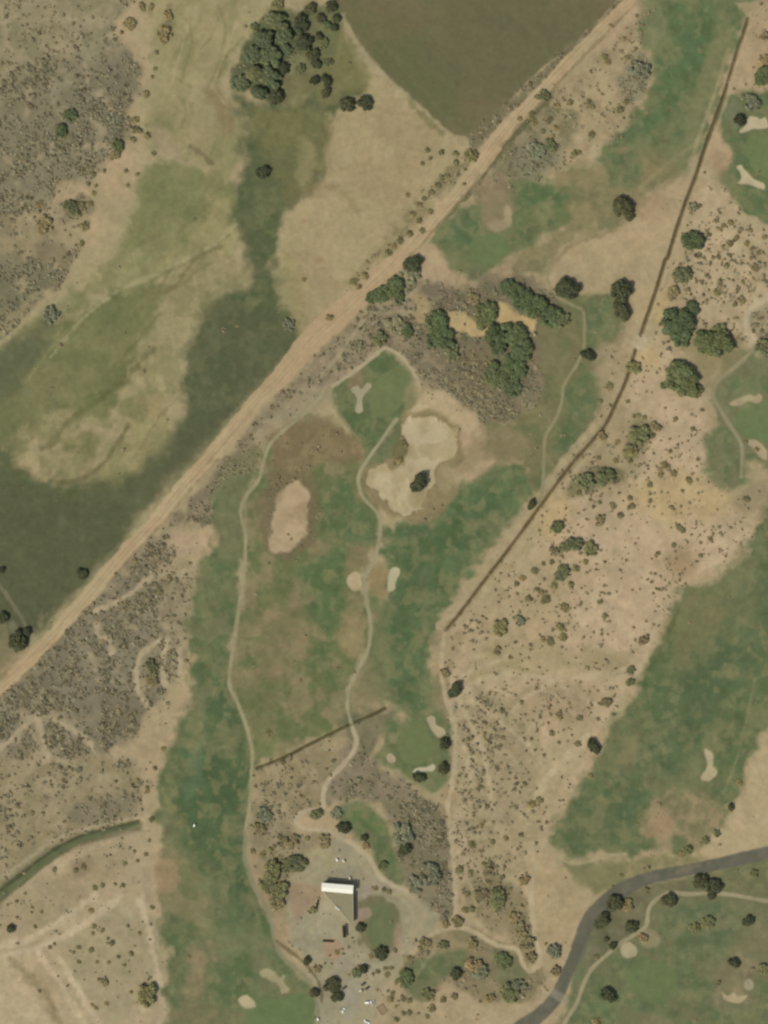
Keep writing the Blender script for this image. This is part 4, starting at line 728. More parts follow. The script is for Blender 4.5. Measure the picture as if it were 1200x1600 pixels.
def mesh_obj(name, verts, faces, mat, parent=None, colr=None, smooth=False, link=True):
    """faces: list of tuples, or an n x 4 / n x 3 array; colr: per-vertex rgb stored as attribute Col"""
    me = bpy.data.meshes.new(name)
    if isinstance(faces, np.ndarray):
        n, k = faces.shape
        me.vertices.add(len(verts)); me.vertices.foreach_set("co", np.asarray(verts, np.float32).ravel())
        me.loops.add(n * k); me.loops.foreach_set("vertex_index", faces.astype(np.int32).ravel())
        me.polygons.add(n); me.polygons.foreach_set("loop_start", np.arange(0, n * k, k, dtype=np.int32))
        if smooth: me.polygons.foreach_set("use_smooth", np.ones(n, bool))
        me.update(calc_edges=True)
    else:
        me.from_pydata([tuple(v) for v in verts], [], faces); me.update()
        if smooth:
            me.polygons.foreach_set("use_smooth", np.ones(len(me.polygons), bool))
    if colr is not None:
        a = me.attributes.new("Col", 'FLOAT_COLOR', 'POINT')
        c4 = np.ones((len(verts), 4), np.float32); c4[:, :3] = colr
        a.data.foreach_set("color", c4.ravel())
    if mat: me.materials.append(mat)
    o = bpy.data.objects.new(name, me)
    if link: col.objects.link(o)
    if parent: o.parent = parent
    return o

def tag(o, label, cat, group=None, kind=None):
    o["label"] = label; o["category"] = cat
    if group: o["group"] = group
    if kind: o["kind"] = kind
    return o

# ---------------------------------------------------------------- the ground, cut into its named surfaces
V = np.stack([wx(X), wy(Y), HGT], -1).reshape(-1, 3)
CV = COL.reshape(-1, 3)
ii = np.arange(NX * NY).reshape(NY, NX)
F = np.stack([ii[1:, :-1], ii[1:, 1:], ii[:-1, 1:], ii[:-1, :-1]], -1).reshape(-1, 4)
FO = OWN[:-1, :-1].reshape(-1)
for r, (nm, lab, cat, mk) in enumerate(REG):
    f = F[FO == r]
    if not len(f): continue
    u, inv = np.unique(f.ravel(), return_inverse=True)
    v = V[u]; c = CV[u]; fi = inv.reshape(-1, 4)
    if r == 0:                              # the same sheet goes on to the horizon
        x0, x1 = wx(gx[0]), wx(gx[-1]); y0, y1 = wy(gy[-1]), wy(gy[0])
        B = 6000.0
        ex = np.array([(a, b, 0) for b in (-B, y0, y1, B) for a in (-B, x0, x1, B)], np.float32)
        n0 = len(v)
        ef = [(n0 + j * 4 + i, n0 + j * 4 + i + 1, n0 + j * 4 + i + 5, n0 + j * 4 + i + 4) for j in range(3) for i in range(3) if not (i == 1 and j == 1)]
        v = np.concatenate([v, ex]); fi = np.concatenate([fi, np.array(ef)])
        c = np.concatenate([c, np.tile(C(158, 139, 105), (16, 1))])
    o = mesh_obj(nm, v, fi, MAT[mk], colr=c, smooth=True)
    tag(o, lab, cat, kind="structure")
# ---------------------------------------------------------------- plants
rs = np.random.RandomState(11)
def leaf_quads(P, Nn, size, rs):
    """one square leaf clump per point, facing roughly along Nn"""
    n = len(P)
    Nn = Nn + rs.normal(0, 0.55, (n, 3)) + np.array([0, 0, 1.0]); Nn /= np.linalg.norm(Nn, axis=1)[:, None] + 1e-9
    T = np.cross(Nn, rs.normal(0, 1, (n, 3))); T /= np.linalg.norm(T, axis=1)[:, None] + 1e-9
    B = np.cross(Nn, T)
    s = (size * rs.uniform(0.6, 1.35, n))[:, None]; s2 = s * rs.uniform(0.55, 1.0, n)[:, None]
    v = np.stack([P - T * s - B * s2, P + T * s - B * s2 * 0.7, P + T * s * 0.8 + B * s2, P - T * s * 0.9 + B * s2 * 0.8], 1)
    return v.reshape(-1, 3), np.arange(n * 4).reshape(n, 4)

def crown_mesh(name, seed, nl, nleaf, size, z0, z1, spread, mat, squash=1.0):
    """unit-radius crown: lobes at uneven heights, leaf clumps over and inside them"""
    r = np.random.RandomState(seed)
    lob = []
    for i in range(nl):
        a = r.uniform(0, 2 * math.pi); d = spread * math.sqrt(r.uniform(0.02, 1))
        rad = r.uniform(0.18, 0.32) * (1.15 - 0.35 * d)
        z = z0 + rad * 0.7 + (z1 - z0 - rad * 1.5) * (1 - 0.75 * (d / spread) ** 2) * r.uniform(0.6, 1.0)
        lob.append((d * math.cos(a), d * math.sin(a) * squash, z, rad, r.uniform(0.84, 1.16), r.uniform(-0.05, 0.05)))
    wts = np.array([l[3] ** 2 for l in lob]); wts /= wts.sum()
    which = r.choice(nl, nleaf, p=wts)
    L_ = np.array(lob)[which]
    u = r.normal(0, 1, (nleaf, 3)); u[:, 2] = np.abs(u[:, 2]) * 1.0 - 0.35 * r.rand(nleaf); u /= np.linalg.norm(u, axis=1)[:, None]
    k = r.uniform(0.55, 1.08, nleaf) ** 0.6
    P = L_[:, :3] + u * (L_[:, 3] * k)[:, None] * np.array([1, 1, 0.8])
    P[:, 2] = np.maximum(P[:, 2], 0.03)
    v, f = leaf_quads(P, u, size, r)
    tone = L_[:, 4] * r.uniform(0.8, 1.2, nleaf)
    c = np.stack([tone * (1 + L_[:, 5]), tone, tone * (1 - L_[:, 5])], 1)
    o = mesh_obj(name, v, f, mat, colr=np.repeat(c, 4, 0), link=False)
    me = o.data; bpy.data.objects.remove(o)
    return me

def tube(segs, n=7):
    """tapered tubes: list of (p0, r0, p1, r1)"""
    vs_, fs = [], []
    for p0, r0, p1, r1 in segs:
        p0, p1 = Vector(p0), Vector(p1); d = (p1 - p0).normalized()
        a = d.orthogonal().normalized(); b = d.cross(a); k = len(vs_)
        for p, r in ((p0, r0), (p1, r1)):
            for i in range(n):
                t = 2 * math.pi * i / n
                vs_.append(p + a * math.cos(t) * r + b * math.sin(t) * r)
        for i in range(n):
            j = (i + 1) % n; fs.append((k + i, k + j, k + n + j, k + n + i))
        fs.append(tuple(k + n + i for i in range(n))); fs.append(tuple(k + i for i in reversed(range(n))))
    return vs_, fs
def trunk_mesh(seed, hh):
    r = random.Random(seed); segs = []
    lean = (r.uniform(-.06, .06), r.uniform(-.06, .06))
    f = (lean[0], lean[1], hh * 0.45)
    segs.append(((0, 0, -0.06), 0.085, (lean[0] * .6, lean[1] * .6, hh * 0.2), 0.062))
    segs.append(((lean[0] * .6, lean[1] * .6, hh * 0.2), 0.062, f, 0.052))
    for i in range(5):
        a = i * 1.257 + r.uniform(-.3, .3); d = r.uniform(.3, .5)
        m = (f[0] + math.cos(a) * d * .5, f[1] + math.sin(a) * d * .5, hh * r.uniform(.55, .65))
        e = (f[0] + math.cos(a) * d, f[1] + math.sin(a) * d, hh * r.uniform(.72, .9))
        segs.append((f, 0.036, m, 0.026)); segs.append((m, 0.026, e, 0.012))
    v, fs = tube(segs)
    o = mesh_obj("trunk", v, fs, MAT["bark"], link=False); me = o.data; bpy.data.objects.remove(o)
    return me

MAT["bark"] = material("tree_bark", base=C(120, 104, 84), n1=(3, 0.2), n2=(14, 0.15))
LEAF = {
    "dark": material("dark_foliage", base=C(84, 84, 61), attr="Col", n1=(0.5, 0.15), n2=(3, 0.12), rough=0.8),
    "grove": material("grove_foliage", base=C(104, 107, 79), attr="Col", n1=(0.5, 0.15), n2=(3, 0.12), rough=0.8),
    "green": material("broad_green_foliage", base=C(100, 106, 75), attr="Col", n1=(0.5, 0.12), n2=(3, 0.1), rough=0.8),
    "olive": material("olive_foliage", base=C(120, 117, 82), attr="Col", n1=(0.5, 0.15), n2=(3, 0.12), rough=0.8),
    "brown": material("dry_brown_foliage", base=C(140, 122, 88), attr="Col", n1=(0.5, 0.15), n2=(3, 0.12), rough=0.85),
    "grey": material("grey_green_foliage", base=C(132, 128, 100), attr="Col", n1=(0.5, 0.15), n2=(3, 0.12), rough=0.85),
    "shrub": material("desert_shrub_foliage", base=C(128, 115, 80), attr="Col", n1=(0.8, 0.15), n2=(3, 0.12), rough=0.85),
    "scrub": material("scrub_foliage", attr="Col", n1=(0.8, 0.15), n2=(3, 0.12), rough=0.85),
}
for m_ in LEAF.values():                    # no two plants the same green
    if m_ is LEAF["scrub"]: continue
    t = m_.node_tree; b = t.nodes["Principled BSDF"]; lk = b.inputs["Base Color"].links[0]; src = lk.from_socket
    oi = t.nodes.new("ShaderNodeObjectInfo")
    rp = t.nodes.new("ShaderNodeValToRGB"); rp.color_ramp.elements[0].color = (0.80, 0.84, 0.86, 1); rp.color_ramp.elements[1].color = (1.22, 1.13, 1.02, 1)
    e_ = rp.color_ramp.elements.new(0.5); e_.color = (0.98, 1.04, 1.0, 1)
    vm = t.nodes.new("ShaderNodeVectorMath"); vm.operation = 'MULTIPLY'
    t.links.new(oi.outputs["Random"], rp.inputs[0]); t.links.new(src, vm.inputs[0]); t.links.new(rp.outputs[0], vm.inputs[1]); t.links.new(vm.outputs[0], b.inputs["Base Color"])
# kind: (lobes, leaf clumps, leaf size, z0, z1, spread, height as a share of radius)
SHAPE = {"dark": (30, 2200, 0.07, 0.12, 0.75, 0.8), "grove": (28, 2000, 0.08, 0.1, 0.72, 0.8), "green": (44, 3200, 0.065, 0.0, 0.42, 0.86),
         "olive": (28, 1800, 0.075, 0.0, 0.46, 0.84), "brown": (24, 1200, 0.085, 0.0, 0.36, 0.84), "grey": (30, 1200, 0.08, 0.0, 0.36, 0.9)}
CROWN, TRUNK = {}, {}
for q, (kd, (nl, nf, sz, z0, z1, sp)) in enumerate(SHAPE.items()):
    CROWN[kd] = [crown_mesh(kd + "_crown", 50 + q * 10 + i, nl, nf, sz, z0, z1, sp, LEAF[kd], 1 - 0.08 * (i % 3)) for i in range(4)]
    TRUNK[kd] = [trunk_mesh(70 + q * 10 + i, z1) for i in range(2)]

ntree = [0]
def plant(x, y, r, kd, label, cat=None, group=None, sx=1.0, rot=None):
    """a tree (crown and trunk) or a bush (foliage and stem) where the photo shows it; r is its radius in photo pixels"""
    i = ntree[0]; ntree[0] += 1
    rr = r * S
    tall = kd in ("dark", "grove")
    if tall: x, y = x - 0.16 * r, y + 0.14 * r
    k = 1.06 if not tall else 0.95
    if r < 7: k *= 1.05
    bush = kd in ("brown", "grey") or r < 8
    e = bpy.data.objects.new("bush" if bush else "tree", None); col.objects.link(e)
    e.location = (wx(x), wy(y), hz(x, y))
    e.rotation_euler = (0, 0, rs.uniform(0, 6.28) if rot is None else R(rot))
    hs = 1.0 if r > 10 else 1.15
    jx = rs.uniform(0.86, 1.14)
    e.scale = (rr * k * sx * jx, rr * k / jx, rr * k * hs * rs.uniform(0.85, 1.1))
    e.empty_display_size = 0.3
    c = bpy.data.objects.new("foliage" if bush else "crown", CROWN[kd][i % 4]); col.objects.link(c); c.parent = e
    t = bpy.data.objects.new("stem" if bush else "trunk", TRUNK[kd][i % 2]); col.objects.link(t); t.parent = e
    tag(e, label, cat or ("bush" if bush else "tree"), group)
    return e

G_GROVE = "trees of the northern grove"
grove = [
 (437, 31, 16, "grove", "rounded tree crown at the north tip of the dense grove"),
 (415, 58, 15, "grove", "bright green crown on the north-west flank of the dense grove"),
 (446, 55, 14, "grove", "pale mottled crown in the loose upper part of the grove"),
 (398, 84, 14, "grove", "outer crown on the long western edge of the grove"),
 (426, 88, 17, "grove", "widest crown in the thick middle of the grove"),
 (450, 75, 10, "grove", "small brownish crown between the thick grove and its scattered eastern trees"),
 (402, 114, 15, "grove", "crown of the grove just inland from its western point"),
 (377, 128, 14, "grove", "tree forming the western point of the dense grove"),
 (428, 120, 16, "grove", "dense crown in the southern half of the grove"),
 (444, 106, 11, "dark", "dark crown on the inner eastern edge of the thick grove"),
 (408, 144, 13, "grove", "lower green crown at the south-west corner of the grove"),
 (432, 150, 12, "dark", "darkest crown marking the south tip of the grove"),
 (398, 42, 7, "olive", "small olive bush in straw grass just outside the grove's north-west side"),
 (433, 8, 10, "olive", "olive tree in yellow grass north of the dense grove"),
 (487, 13, 11, "dark", "dark tree at the top of the photo west of the brown field corner"),
 (519, 9, 10, "dark", "dark round tree beside the north-west corner of the brown field"),
 (502, 28, 8, "dark", "small tree south-west of the round tree at the field corner"),
 (527, 28, 8, "dark", "small tree touching the field-edge track at its north end"),
 (512, 38, 8, "grove", "faint grey-green tree between two dark ones near the field corner"),
 (523, 43, 7, "dark", "southernmost of the small trees beside the field corner track"),
 (472, 35, 13, "dark", "dark double crowned tree midway between grove tip and field corner"),
 (500, 56, 7, "dark", "small dark tree in the middle of the scattered eastern group"),
 (505, 68, 8, "olive", "brownish tree in the yellow grass east of the grove"),
 (478, 66, 13, "dark", "long dark crown bridging the grove and its scattered eastern trees"),
 (490, 85, 11, "dark", "tall dark tree, northern one of a joined pair east of the grove"),
 (495, 98, 10, "dark", "tall dark tree, southern one of a joined pair east of the grove"),
 (513, 98, 7, "olive", "small tree on the pale grass edge east of the joined dark pair"),
 (468, 108, 8, "olive", "lone small tree in the brown clearing east of the grove"),
 (493, 125, 8, "dark", "western one of two small dark trees south of the joined pair"),
 (511, 125, 10, "dark", "eastern one of two small dark trees south of the joined pair"),
 (510, 144, 9, "dark", "dark tree alone on brown grass below the two small dark trees"),
]
for x, y, r, k, lab in grove: plant(x, y, r * (1.16 if r > 11 else 1.05), k, lab, group=G_GROVE)
trees = [
 (544, 163, 14, "dark", "round dark tree, western one of two at the head of the sandy triangle"),
 (573, 160, 13, "dark", "ragged dark tree, eastern one of two at the head of the sandy triangle"),
 (413, 268, 13, "dark", "solitary round tree in the brown-green grass south of the grove"),
 (975, 322, 20, "dark", "large dark tree with a notched crown at the north edge of the bare sand"),
 (985, 336, 10, "dark", "small dark tree pressed against the large notched tree"),
 (1157, 187, 10, "dark", "dark round tree at the west end of the white north-eastern bunker"),
 (1000, 110, 15, "grey", "grey-green thicket at the sand edge of the north-eastern fairway"),
 (1193, 118, 15, "green", "green bush at the eastern edge just above the north-eastern bunkers"),
 (1193, 93, 9, "brown", "brown bush at the eastern edge, just north of the green one"),
 (1194, 57, 8, "brown", "small brown bush highest up on the eastern edge sand"),
 (1082, 323, 8, "grey", "small grey bush right beside the ditch south of the north-eastern hole"),
 (1083, 377, 17, "green", "low green bush mass beside the ditch east of the bare sand"),
 (890, 450, 21, "dark", "big dark round tree at the bend of the thin path in bare sand"),
 (973, 452, 19, "dark", "northern one of two touching dark trees near the ditch"),
 (973, 481, 19, "dark", "southern one of two touching dark trees near the ditch"),
 (920, 553, 12, "dark", "dark tree standing right on the thin eastern path"),
 (1060, 505, 25, "green", "broad green tree closest to the ditch crossing in the desert"),
 (1081, 482, 12, "green", "small green tree joined to the north-east of the broad ditch-side tree"),
 (1062, 528, 15, "green", "small green tree joined to the south of the broad ditch-side tree"),
 (1113, 535, 26, "green", "broad green tree easternmost of the desert trio"),
 (1125, 520, 14, "olive", "dull crown joined to the north-east of the easternmost broad tree"),
 (1065, 592, 27, "green", "broad green tree southernmost of the desert trio"),
 (1085, 612, 12, "olive", "dull crown joined to the south-east of the southernmost broad tree"),
 (1037, 602, 6, "green", "small round green bush west of the southernmost broad desert tree"),
 (990, 575, 11, "olive", "narrow olive tree overhanging the ditch just below the crossing"),
 (1193, 543, 14, "olive", "olive bush at the eastern edge beside the pale dirt track"),
 (1067, 430, 15, "olive", "low olive thicket just east of the ditch beside shrubby sand"),
 (1052, 458, 11, "brown", "brown thicket between ditch and olive thicket above the broad trees"),
 (1000, 678, 16, "olive", "low olive thicket alone in the desert south of the broad trees"),
 (985, 703, 11, "olive", "lower olive bush trailing from the lone desert thicket"),
 (1023, 667, 9, "brown", "brown bush just north-east of the lone desert thicket"),
 (832, 787, 9, "dark", "small dark tree at the lower end of the thin eastern path"),
 (945, 746, 15, "olive", "east clump of the low olive thicket south of the ditch bend"),
 (915, 752, 14, "olive", "west clump of the low olive thicket south of the ditch bend"),
 (940, 682, 8, "brown", "brown bush growing on the ditch bank at its bend"),
 (648, 411, 17, "dark", "round dark tree on the roadside at the north end of the hedge of trees"),
 (640, 430, 15, "grey", "grey-green tree below the round roadside tree"),
 (616, 448, 16, "green", "dark green tree in the middle of the roadside clump"),
 (596, 460, 14, "green", "green tree near the western tip of the roadside clump"),
 (579, 466, 9, "green", "smallest green tree at the pointed west tip of the roadside clump"),
 (623, 465, 9, "green", "little green tree on the inner side of the roadside clump"),
 (683, 505, 19, "green", "upper crown of the tall wedge shaped thicket"),
 (692, 527, 19, "green", "central crown of the tall wedge shaped thicket"),
 (708, 552, 12, "olive", "lower eastern crown at the foot of the wedge shaped thicket"),
 (678, 530, 13, "green", "bright green crown on the west side of the wedge shaped thicket"),
 (759, 492, 20, "green", "round green tree ringed by orange bare soil"),
 (740, 466, 10, "brown", "brownish bush just north-west of the tree ringed by orange soil"),
 (775, 532, 20, "green", "north-west crown of the largest thicket, just under the orange soil"),
 (803, 522, 20, "green", "northern crown of the largest thicket, just under the orange soil"),
 (815, 548, 18, "green", "eastern crown of the largest thicket"),
 (776, 585, 20, "green", "dark western crown in the lower half of the largest thicket"),
 (804, 575, 20, "green", "central lower crown of the largest thicket"),
 (800, 606, 14, "green", "crown at the south tip of the largest thicket"),
 (796, 450, 15, "green", "west end tree of the long hedge near the bare sand"),
 (815, 466, 18, "green", "second tree from the west end of the long hedge near the bare sand"),
 (838, 480, 19, "green", "middle tree of the long hedge near the bare sand"),
 (860, 494, 17, "green", "fourth tree from the west in the long hedge near the bare sand"),
 (880, 500, 12, "olive", "east end tree of the long hedge near the thin path"),
 (618, 508, 16, "grey", "grey-green thicket north of the bent pale path"),
 (636, 516, 11, "green", "small green bush among grey brush south-east of the road clump"),
 (593, 528, 12, "olive", "dark olive bush just above the bend of the pale path"),
 (560, 543, 9, "grey", "grey bush beside the pale path west of its bend"),
 (657, 752, 17, "dark", "round dark tree standing alone in the bright sand bunker"),
 (130, 895, 11, "dark", "dark tree on the field side of the dirt road in the west"),
 (5, 963, 11, "dark", "dark tree at the western edge beside the farm track"),
 (30, 1000, 17, "dark", "large dark tree where the farm track meets the dirt road"),
 (43, 986, 9, "dark", "small dark tree touching the large one by the farm track"),
 (3, 890, 7, "dark", "tiny dark bush at the western edge by the dark field"),
 (782, 980, 13, "olive", "round olive tree in desert sand east of the ditch end"),
 (777, 1017, 7, "brown", "brown bush south of the round olive tree near the ditch end"),
 (713, 1076, 14, "dark", "dark tree with a brown side beside the sandy trail"),
 (695, 1052, 8, "brown", "brown bush by the trail just north-west of the trailside dark tree"),
 (696, 1160, 10, "dark", "dark tree on the east rim of the oval putting green"),
 (694, 1200, 10, "dark", "dark tree south-east of the oval putting green"),
 (656, 1213, 11, "dark", "wide dark tree under the thin white bunker strip"),
 (897, 849, 13, "olive", "largest olive bush of the small desert cluster near the ditch"),
 (882, 856, 9, "olive", "small bush joined to the west of the largest olive cluster bush"),
 (923, 858, 12, "olive", "oval olive bush east of the largest olive cluster bush"),
 (870, 823, 10, "green", "bright green bush north of the olive cluster beside the ditch"),
 (877, 895, 13, "olive", "round khaki bush south of the olive cluster"),
 (865, 862, 8, "brown", "round brown bush west of the olive cluster"),
 (937, 813, 9, "brown", "dark brown bush north-east of the olive cluster"),
 (929, 1164, 13, "dark", "dark green tree at the west tip of the broad eastern fairway"),
 (947, 1098, 9, "brown", "square brown bush on sand close to the broad eastern fairway"),
 (810, 970, 9, "grey", "grey-green bush in open desert east of the round olive tree"),
 (986, 1047, 7, "olive", "upper of two bushes at the sand rim of the broad eastern fairway"),
 (984, 1066, 7, "olive", "lower of two bushes at the sand rim of the broad eastern fairway"),
 (1005, 1000, 9, "brown", "brown oval bush at the sand rim higher up the broad eastern fairway"),
 (1178, 1366, 7, "olive", "small bush just below the paved road near the eastern edge"),
 (538, 1292, 11, "dark", "dark tree at the west tip of the crescent lawn"),
 (570, 1308, 7, "dark", "northern one of two small bushes along the crescent lawn edge"),
 (572, 1322, 6, "brown", "southern one of two small bushes along the crescent lawn edge"),
 (598, 1352, 7, "green", "round green bush at the south end of the crescent lawn"),
 (507, 1314, 11, "brown", "brown bush at the north edge of the gravel yard"),
 (629, 1302, 18, "grey", "grey-green tree in the brush east of the crescent lawn"),
 (633, 1325, 13, "dark", "dark tree south of the grey-green one east of the crescent lawn"),
 (672, 1366, 17, "grey", "grey thicket in the brush south-east of the crescent lawn"),
 (650, 1382, 13, "grey", "small grey thicket between brush and gravel yard"),
 (458, 1350, 18, "olive", "large tree at the north-west corner of the gravel yard"),
 (424, 1362, 17, "olive", "tree at the north end of the clump west of the gravel yard"),
 (420, 1382, 14, "olive", "middle tree of the clump west of the gravel yard"),
 (436, 1392, 15, "olive", "inner tree of the clump west of the gravel yard"),
 (432, 1412, 13, "brown", "south end brownish tree of the clump west of the gravel yard"),
 (411, 1273, 13, "grey", "grey bush beside the western cart path above the clubhouse"),
 (404, 1296, 11, "brown", "brown bush beside the western cart path below the grey bush"),
 (455, 1314, 12, "brown", "brown bush in dry brush west of the looping sandy path"),
 (495, 1272, 10, "olive", "dark bush inside the loop of the sandy path"),
 (525, 1272, 10, "grey", "grey-brown bush just east of the sandy path loop"),
 (565, 1448, 9, "dark", "dark bush on the west rim of the round practice green"),
 (597, 1487, 12, "dark", "dark brown tree on the south rim of the round practice green"),
 (582, 1492, 7, "brown", "low bush joined to the tree on the practice green's south rim"),
 (481, 1500, 8, "dark", "oval dark bush at the south-west edge of the gravel yard"),
 (495, 1513, 7, "brown", "reddish brown bush south-east of the oval dark one in the yard"),
 (521, 1537, 14, "dark", "dark green tree at the west side of the car park"),
 (528, 1556, 11, "dark", "brownish dark tree just south of the car park's dark green tree"),
 (492, 1550, 9, "dark", "dark bush beside the greyish cart path west of the car park"),
 (569, 1513, 8, "dark", "dark bush on the planted island north of the parked cars"),
 (557, 1521, 8, "olive", "low olive bush on the planted island north of the parked cars"),
 (634, 1528, 13, "green", "dark green tree at the west corner of the angular lawn"),
 (668, 1553, 11, "olive", "tree at the south corner of the angular lawn"),
 (713, 1520, 11, "dark", "dark tree at the east corner of the angular lawn"),
 (740, 1507, 13, "brown", "long brown bush east of the angular lawn"),
 (750, 1518, 12, "grey", "grey bush south of the long brown bush by the angular lawn"),
 (693, 1477, 8, "olive", "bush north of the angular lawn on pale sand"),
 (738, 1473, 9, "brown", "brown bush under the looping sandy path"),
 (664, 1472, 9, "brown", "brown bush at the east end of the gravel yard"),
 (715, 1440, 10, "brown", "dark brown bush where the sandy trail meets the looping path"),
 (696, 1444, 7, "brown", "brown bush just west of the trail and path junction"),
 (750, 1396, 11, "brown", "brown bush in the fork east of the sandy trail"),
 (762, 1362, 8, "brown", "brown bush in desert north of the olive tree by the trail fork"),
 (778, 1403, 16, "olive", "round olive tree east of the trail fork"),
 (797, 1552, 16, "olive", "olive tree at the south end of the brush by the paved road"),
 (808, 1545, 14, "grey", "grey bush joined to the southern olive tree by the paved road"),
 (787, 1500, 13, "green", "green thicket south of the looping sandy path"),
 (765, 1560, 8, "brown", "brown bush on the sand edge south of the brush"),
 (803, 1432, 10, "brown", "northernmost brown bush of the row inside the looping path"),
 (815, 1452, 12, "brown", "second brown bush of the row inside the looping path"),
 (824, 1474, 12, "brown", "third brown bush of the row inside the looping path"),
 (829, 1497, 10, "brown", "southernmost brown bush of the row inside the looping path"),
 (868, 1517, 9, "brown", "brown bush at the west kerb of the paved road"),
 (818, 1375, 9, "brown", "brown bush alone north of the looping path"),
 (963, 1409, 15, "dark", "dark grey tree on the inner bend of the paved road"),
 (979, 1414, 11, "brown", "brown crowned tree joined to the dark grey one at the road bend"),
 (943, 1437, 15, "dark", "dark tree inside the road bend next to the asphalt"),
 (989, 1447, 12, "dark", "dark round tree on the north side of the park path fork"),
 (958, 1477, 7, "dark", "small bush beside the park path below the road bend"),
 (948, 1467, 5, "dark", "tiny bush above the small bush by the park path"),
 (1047, 1404, 14, "dark", "dark spreading tree inside the curve of the park path"),
 (1097, 1375, 14, "dark", "west crown of the dark trio between paved road and park path"),
 (1118, 1383, 14, "dark", "east crown of the dark trio between paved road and park path"),
 (1113, 1397, 9, "dark", "small south crown of the dark trio, touching the park path"),
 (1106, 1442, 11, "olive", "east half of the sparse star shaped tree on park grass"),
 (1084, 1450, 9, "olive", "west half of the sparse star shaped tree on park grass"),
 (1170, 1438, 10, "dark", "dark tree by itself on grass near the eastern edge of the park"),
 (1005, 1465, 8, "brown", "brown bush beside the park path fork"),
 (1148, 1503, 10, "dark", "dark brown tree at the top of the dry patch in the park"),
 (1196, 1514, 11, "olive", "olive tree cut by the eastern edge of the park"),
 (952, 1553, 13, "dark", "wide dark tree on the lawn next to the south end of the park path"),
 (1075, 1328, 8, "olive", "bush at the west end of the sandy strip above the paved road"),
 (1064, 1335, 6, "brown", "small bush next to the western bush of the sandy strip"),
 (1102, 1313, 6, "olive", "middle bush in the row along the sandy strip edge"),
 (1120, 1302, 6, "olive", "upper bush in the row along the sandy strip edge"),
 (1143, 1260, 7, "dark", "dark bush on the grass edge below the hooked bunker"),
 (867, 1486, 12, "grey", "thin grey bush on sand just west of the paved road"),
 (231, 1553, 17, "olive", "round ragged tree on bare sand west of the long fairway"),
 (163, 1534, 7, "brown", "brown bush on bare sand west of the ragged tree"),
 (18, 1450, 8, "dark", "dark bush alone at the far western edge below the channel"),
 (203, 38, 11, "brown", "reddish brown bush on the sand strip in the north-west"),
 (257, 54, 13, "brown", "wide brown bush on the sand strip in the north-west"),
 (263, 24, 8, "brown", "small brown bush just north of the wide one on the sand strip"),
 (112, 324, 13, "olive", "olive bush at the ragged south tip of the western scrub"),
 (127, 322, 8, "brown", "brown bush on the east side of the olive scrub-tip bush"),
 (110, 180, 10, "green", "upper one of two green bushes inside the north-western scrub"),
 (96, 204, 10, "green", "lower one of two green bushes inside the north-western scrub"),
 (184, 228, 10, "green", "green bush at the sand edge of the north-western scrub"),
 (180, 243, 9, "brown", "brown bush just below the green one at the scrub edge"),
 (70, 352, 14, "brown", "broad brown bush in the western scrub below the olive bush"),
 (80, 493, 13, "grey", "dark grey bush at the pale track near the western edge"),
 (236, 1062, 12, "brown", "brown thicket in the pale gap of the western scrub"),
 (237, 1040, 11, "olive", "olive thicket above the brown one in the pale scrub gap"),
 (1172, 160, 14, "grey", "grey shrub mound north of the white north-eastern bunker"),
 (850, 150, 9, "olive", "weedy bush on the bank east of the dirt road in the north"),
 (860, 228, 11, "olive", "olive bush in the brush west of the north-eastern fairway"),
 (836, 236, 15, "grey", "grey bush in the brush west of the north-eastern fairway"),
 (738, 245, 9, "olive", "bush at the corner where field, track and dirt road meet"),
 (452, 508, 10, "grey", "grey bush in dark grass by the bend of the dirt road"),
]
for x, y, r, k, lab in trees: plant(x, y, r, k, lab)

# ---------------------------------------------------------------- desert shrubs: the largest 290 on their own, the rest as one scrub
SHR = []
for i in range(5):
    r = np.random.RandomState(300 + i)
    n = 90
    u = r.normal(0, 1, (n, 3)); u[:, 2] = np.abs(u[:, 2]); u /= np.linalg.norm(u, axis=1)[:, None]
    P = u * r.uniform(0.35, 0.95, n)[:, None] * np.array([1, 1, 0.42]); P[:, 0] *= r.uniform(0.8, 1.1)
    v, f = leaf_quads(P, u, 0.2, r)
    tn = np.repeat(r.uniform(0.75, 1.2, n), 4)[:, None] * np.ones((1, 3))
    o = mesh_obj("desert_shrub", v, f, LEAF["shrub"], colr=tn, link=False); SHR.append(o.data); bpy.data.objects.remove(o)
def zone(x, y):
    if x > 985 and y < 560: return "small brown shrub on the sand east of the ditch in the north-east", "shrubs on the north-eastern sand"
    if y < 300 and x > 760: return "small brown shrub on the sandy strip between dirt road and north-eastern fairway", "shrubs beside the dirt road in the north-east"
    if x > 690 and y < 830: return "small brown shrub on the desert sand south-east of the curving ditch", "shrubs on the sand by the curving ditch"
    if x > 690 and y < 1060: return "small brown shrub on the open desert west of the broad eastern fairway", "shrubs on the open desert"
    if x > 690 and y < 1345: return "small dusty shrub on the lower desert between sandy trail and broad eastern fairway", "shrubs on the lower desert"
    if x > 690: return "small brown shrub among the sandy paths west of the paved road", "shrubs by the sandy paths"
    if y > 1180 and x < 300: return "small brown shrub on the bare sand around the south-western channel", "shrubs on the south-western sand"
    if y > 1180: return "small brown shrub on the dry ground round the clubhouse yard", "shrubs round the clubhouse yard"
    if y < 560 and x < 420: return "small brown shrub on the sand strip in the north-west", "shrubs on the north-western sand strip"
    if y < 460 and x > 420: return "small brown shrub on the sandy triangle beside the dirt road", "shrubs on the sandy triangle"
    return "small brown shrub in the rough between the dirt road and the fairways", "shrubs in the rough by the dirt road"
nshr = [0]
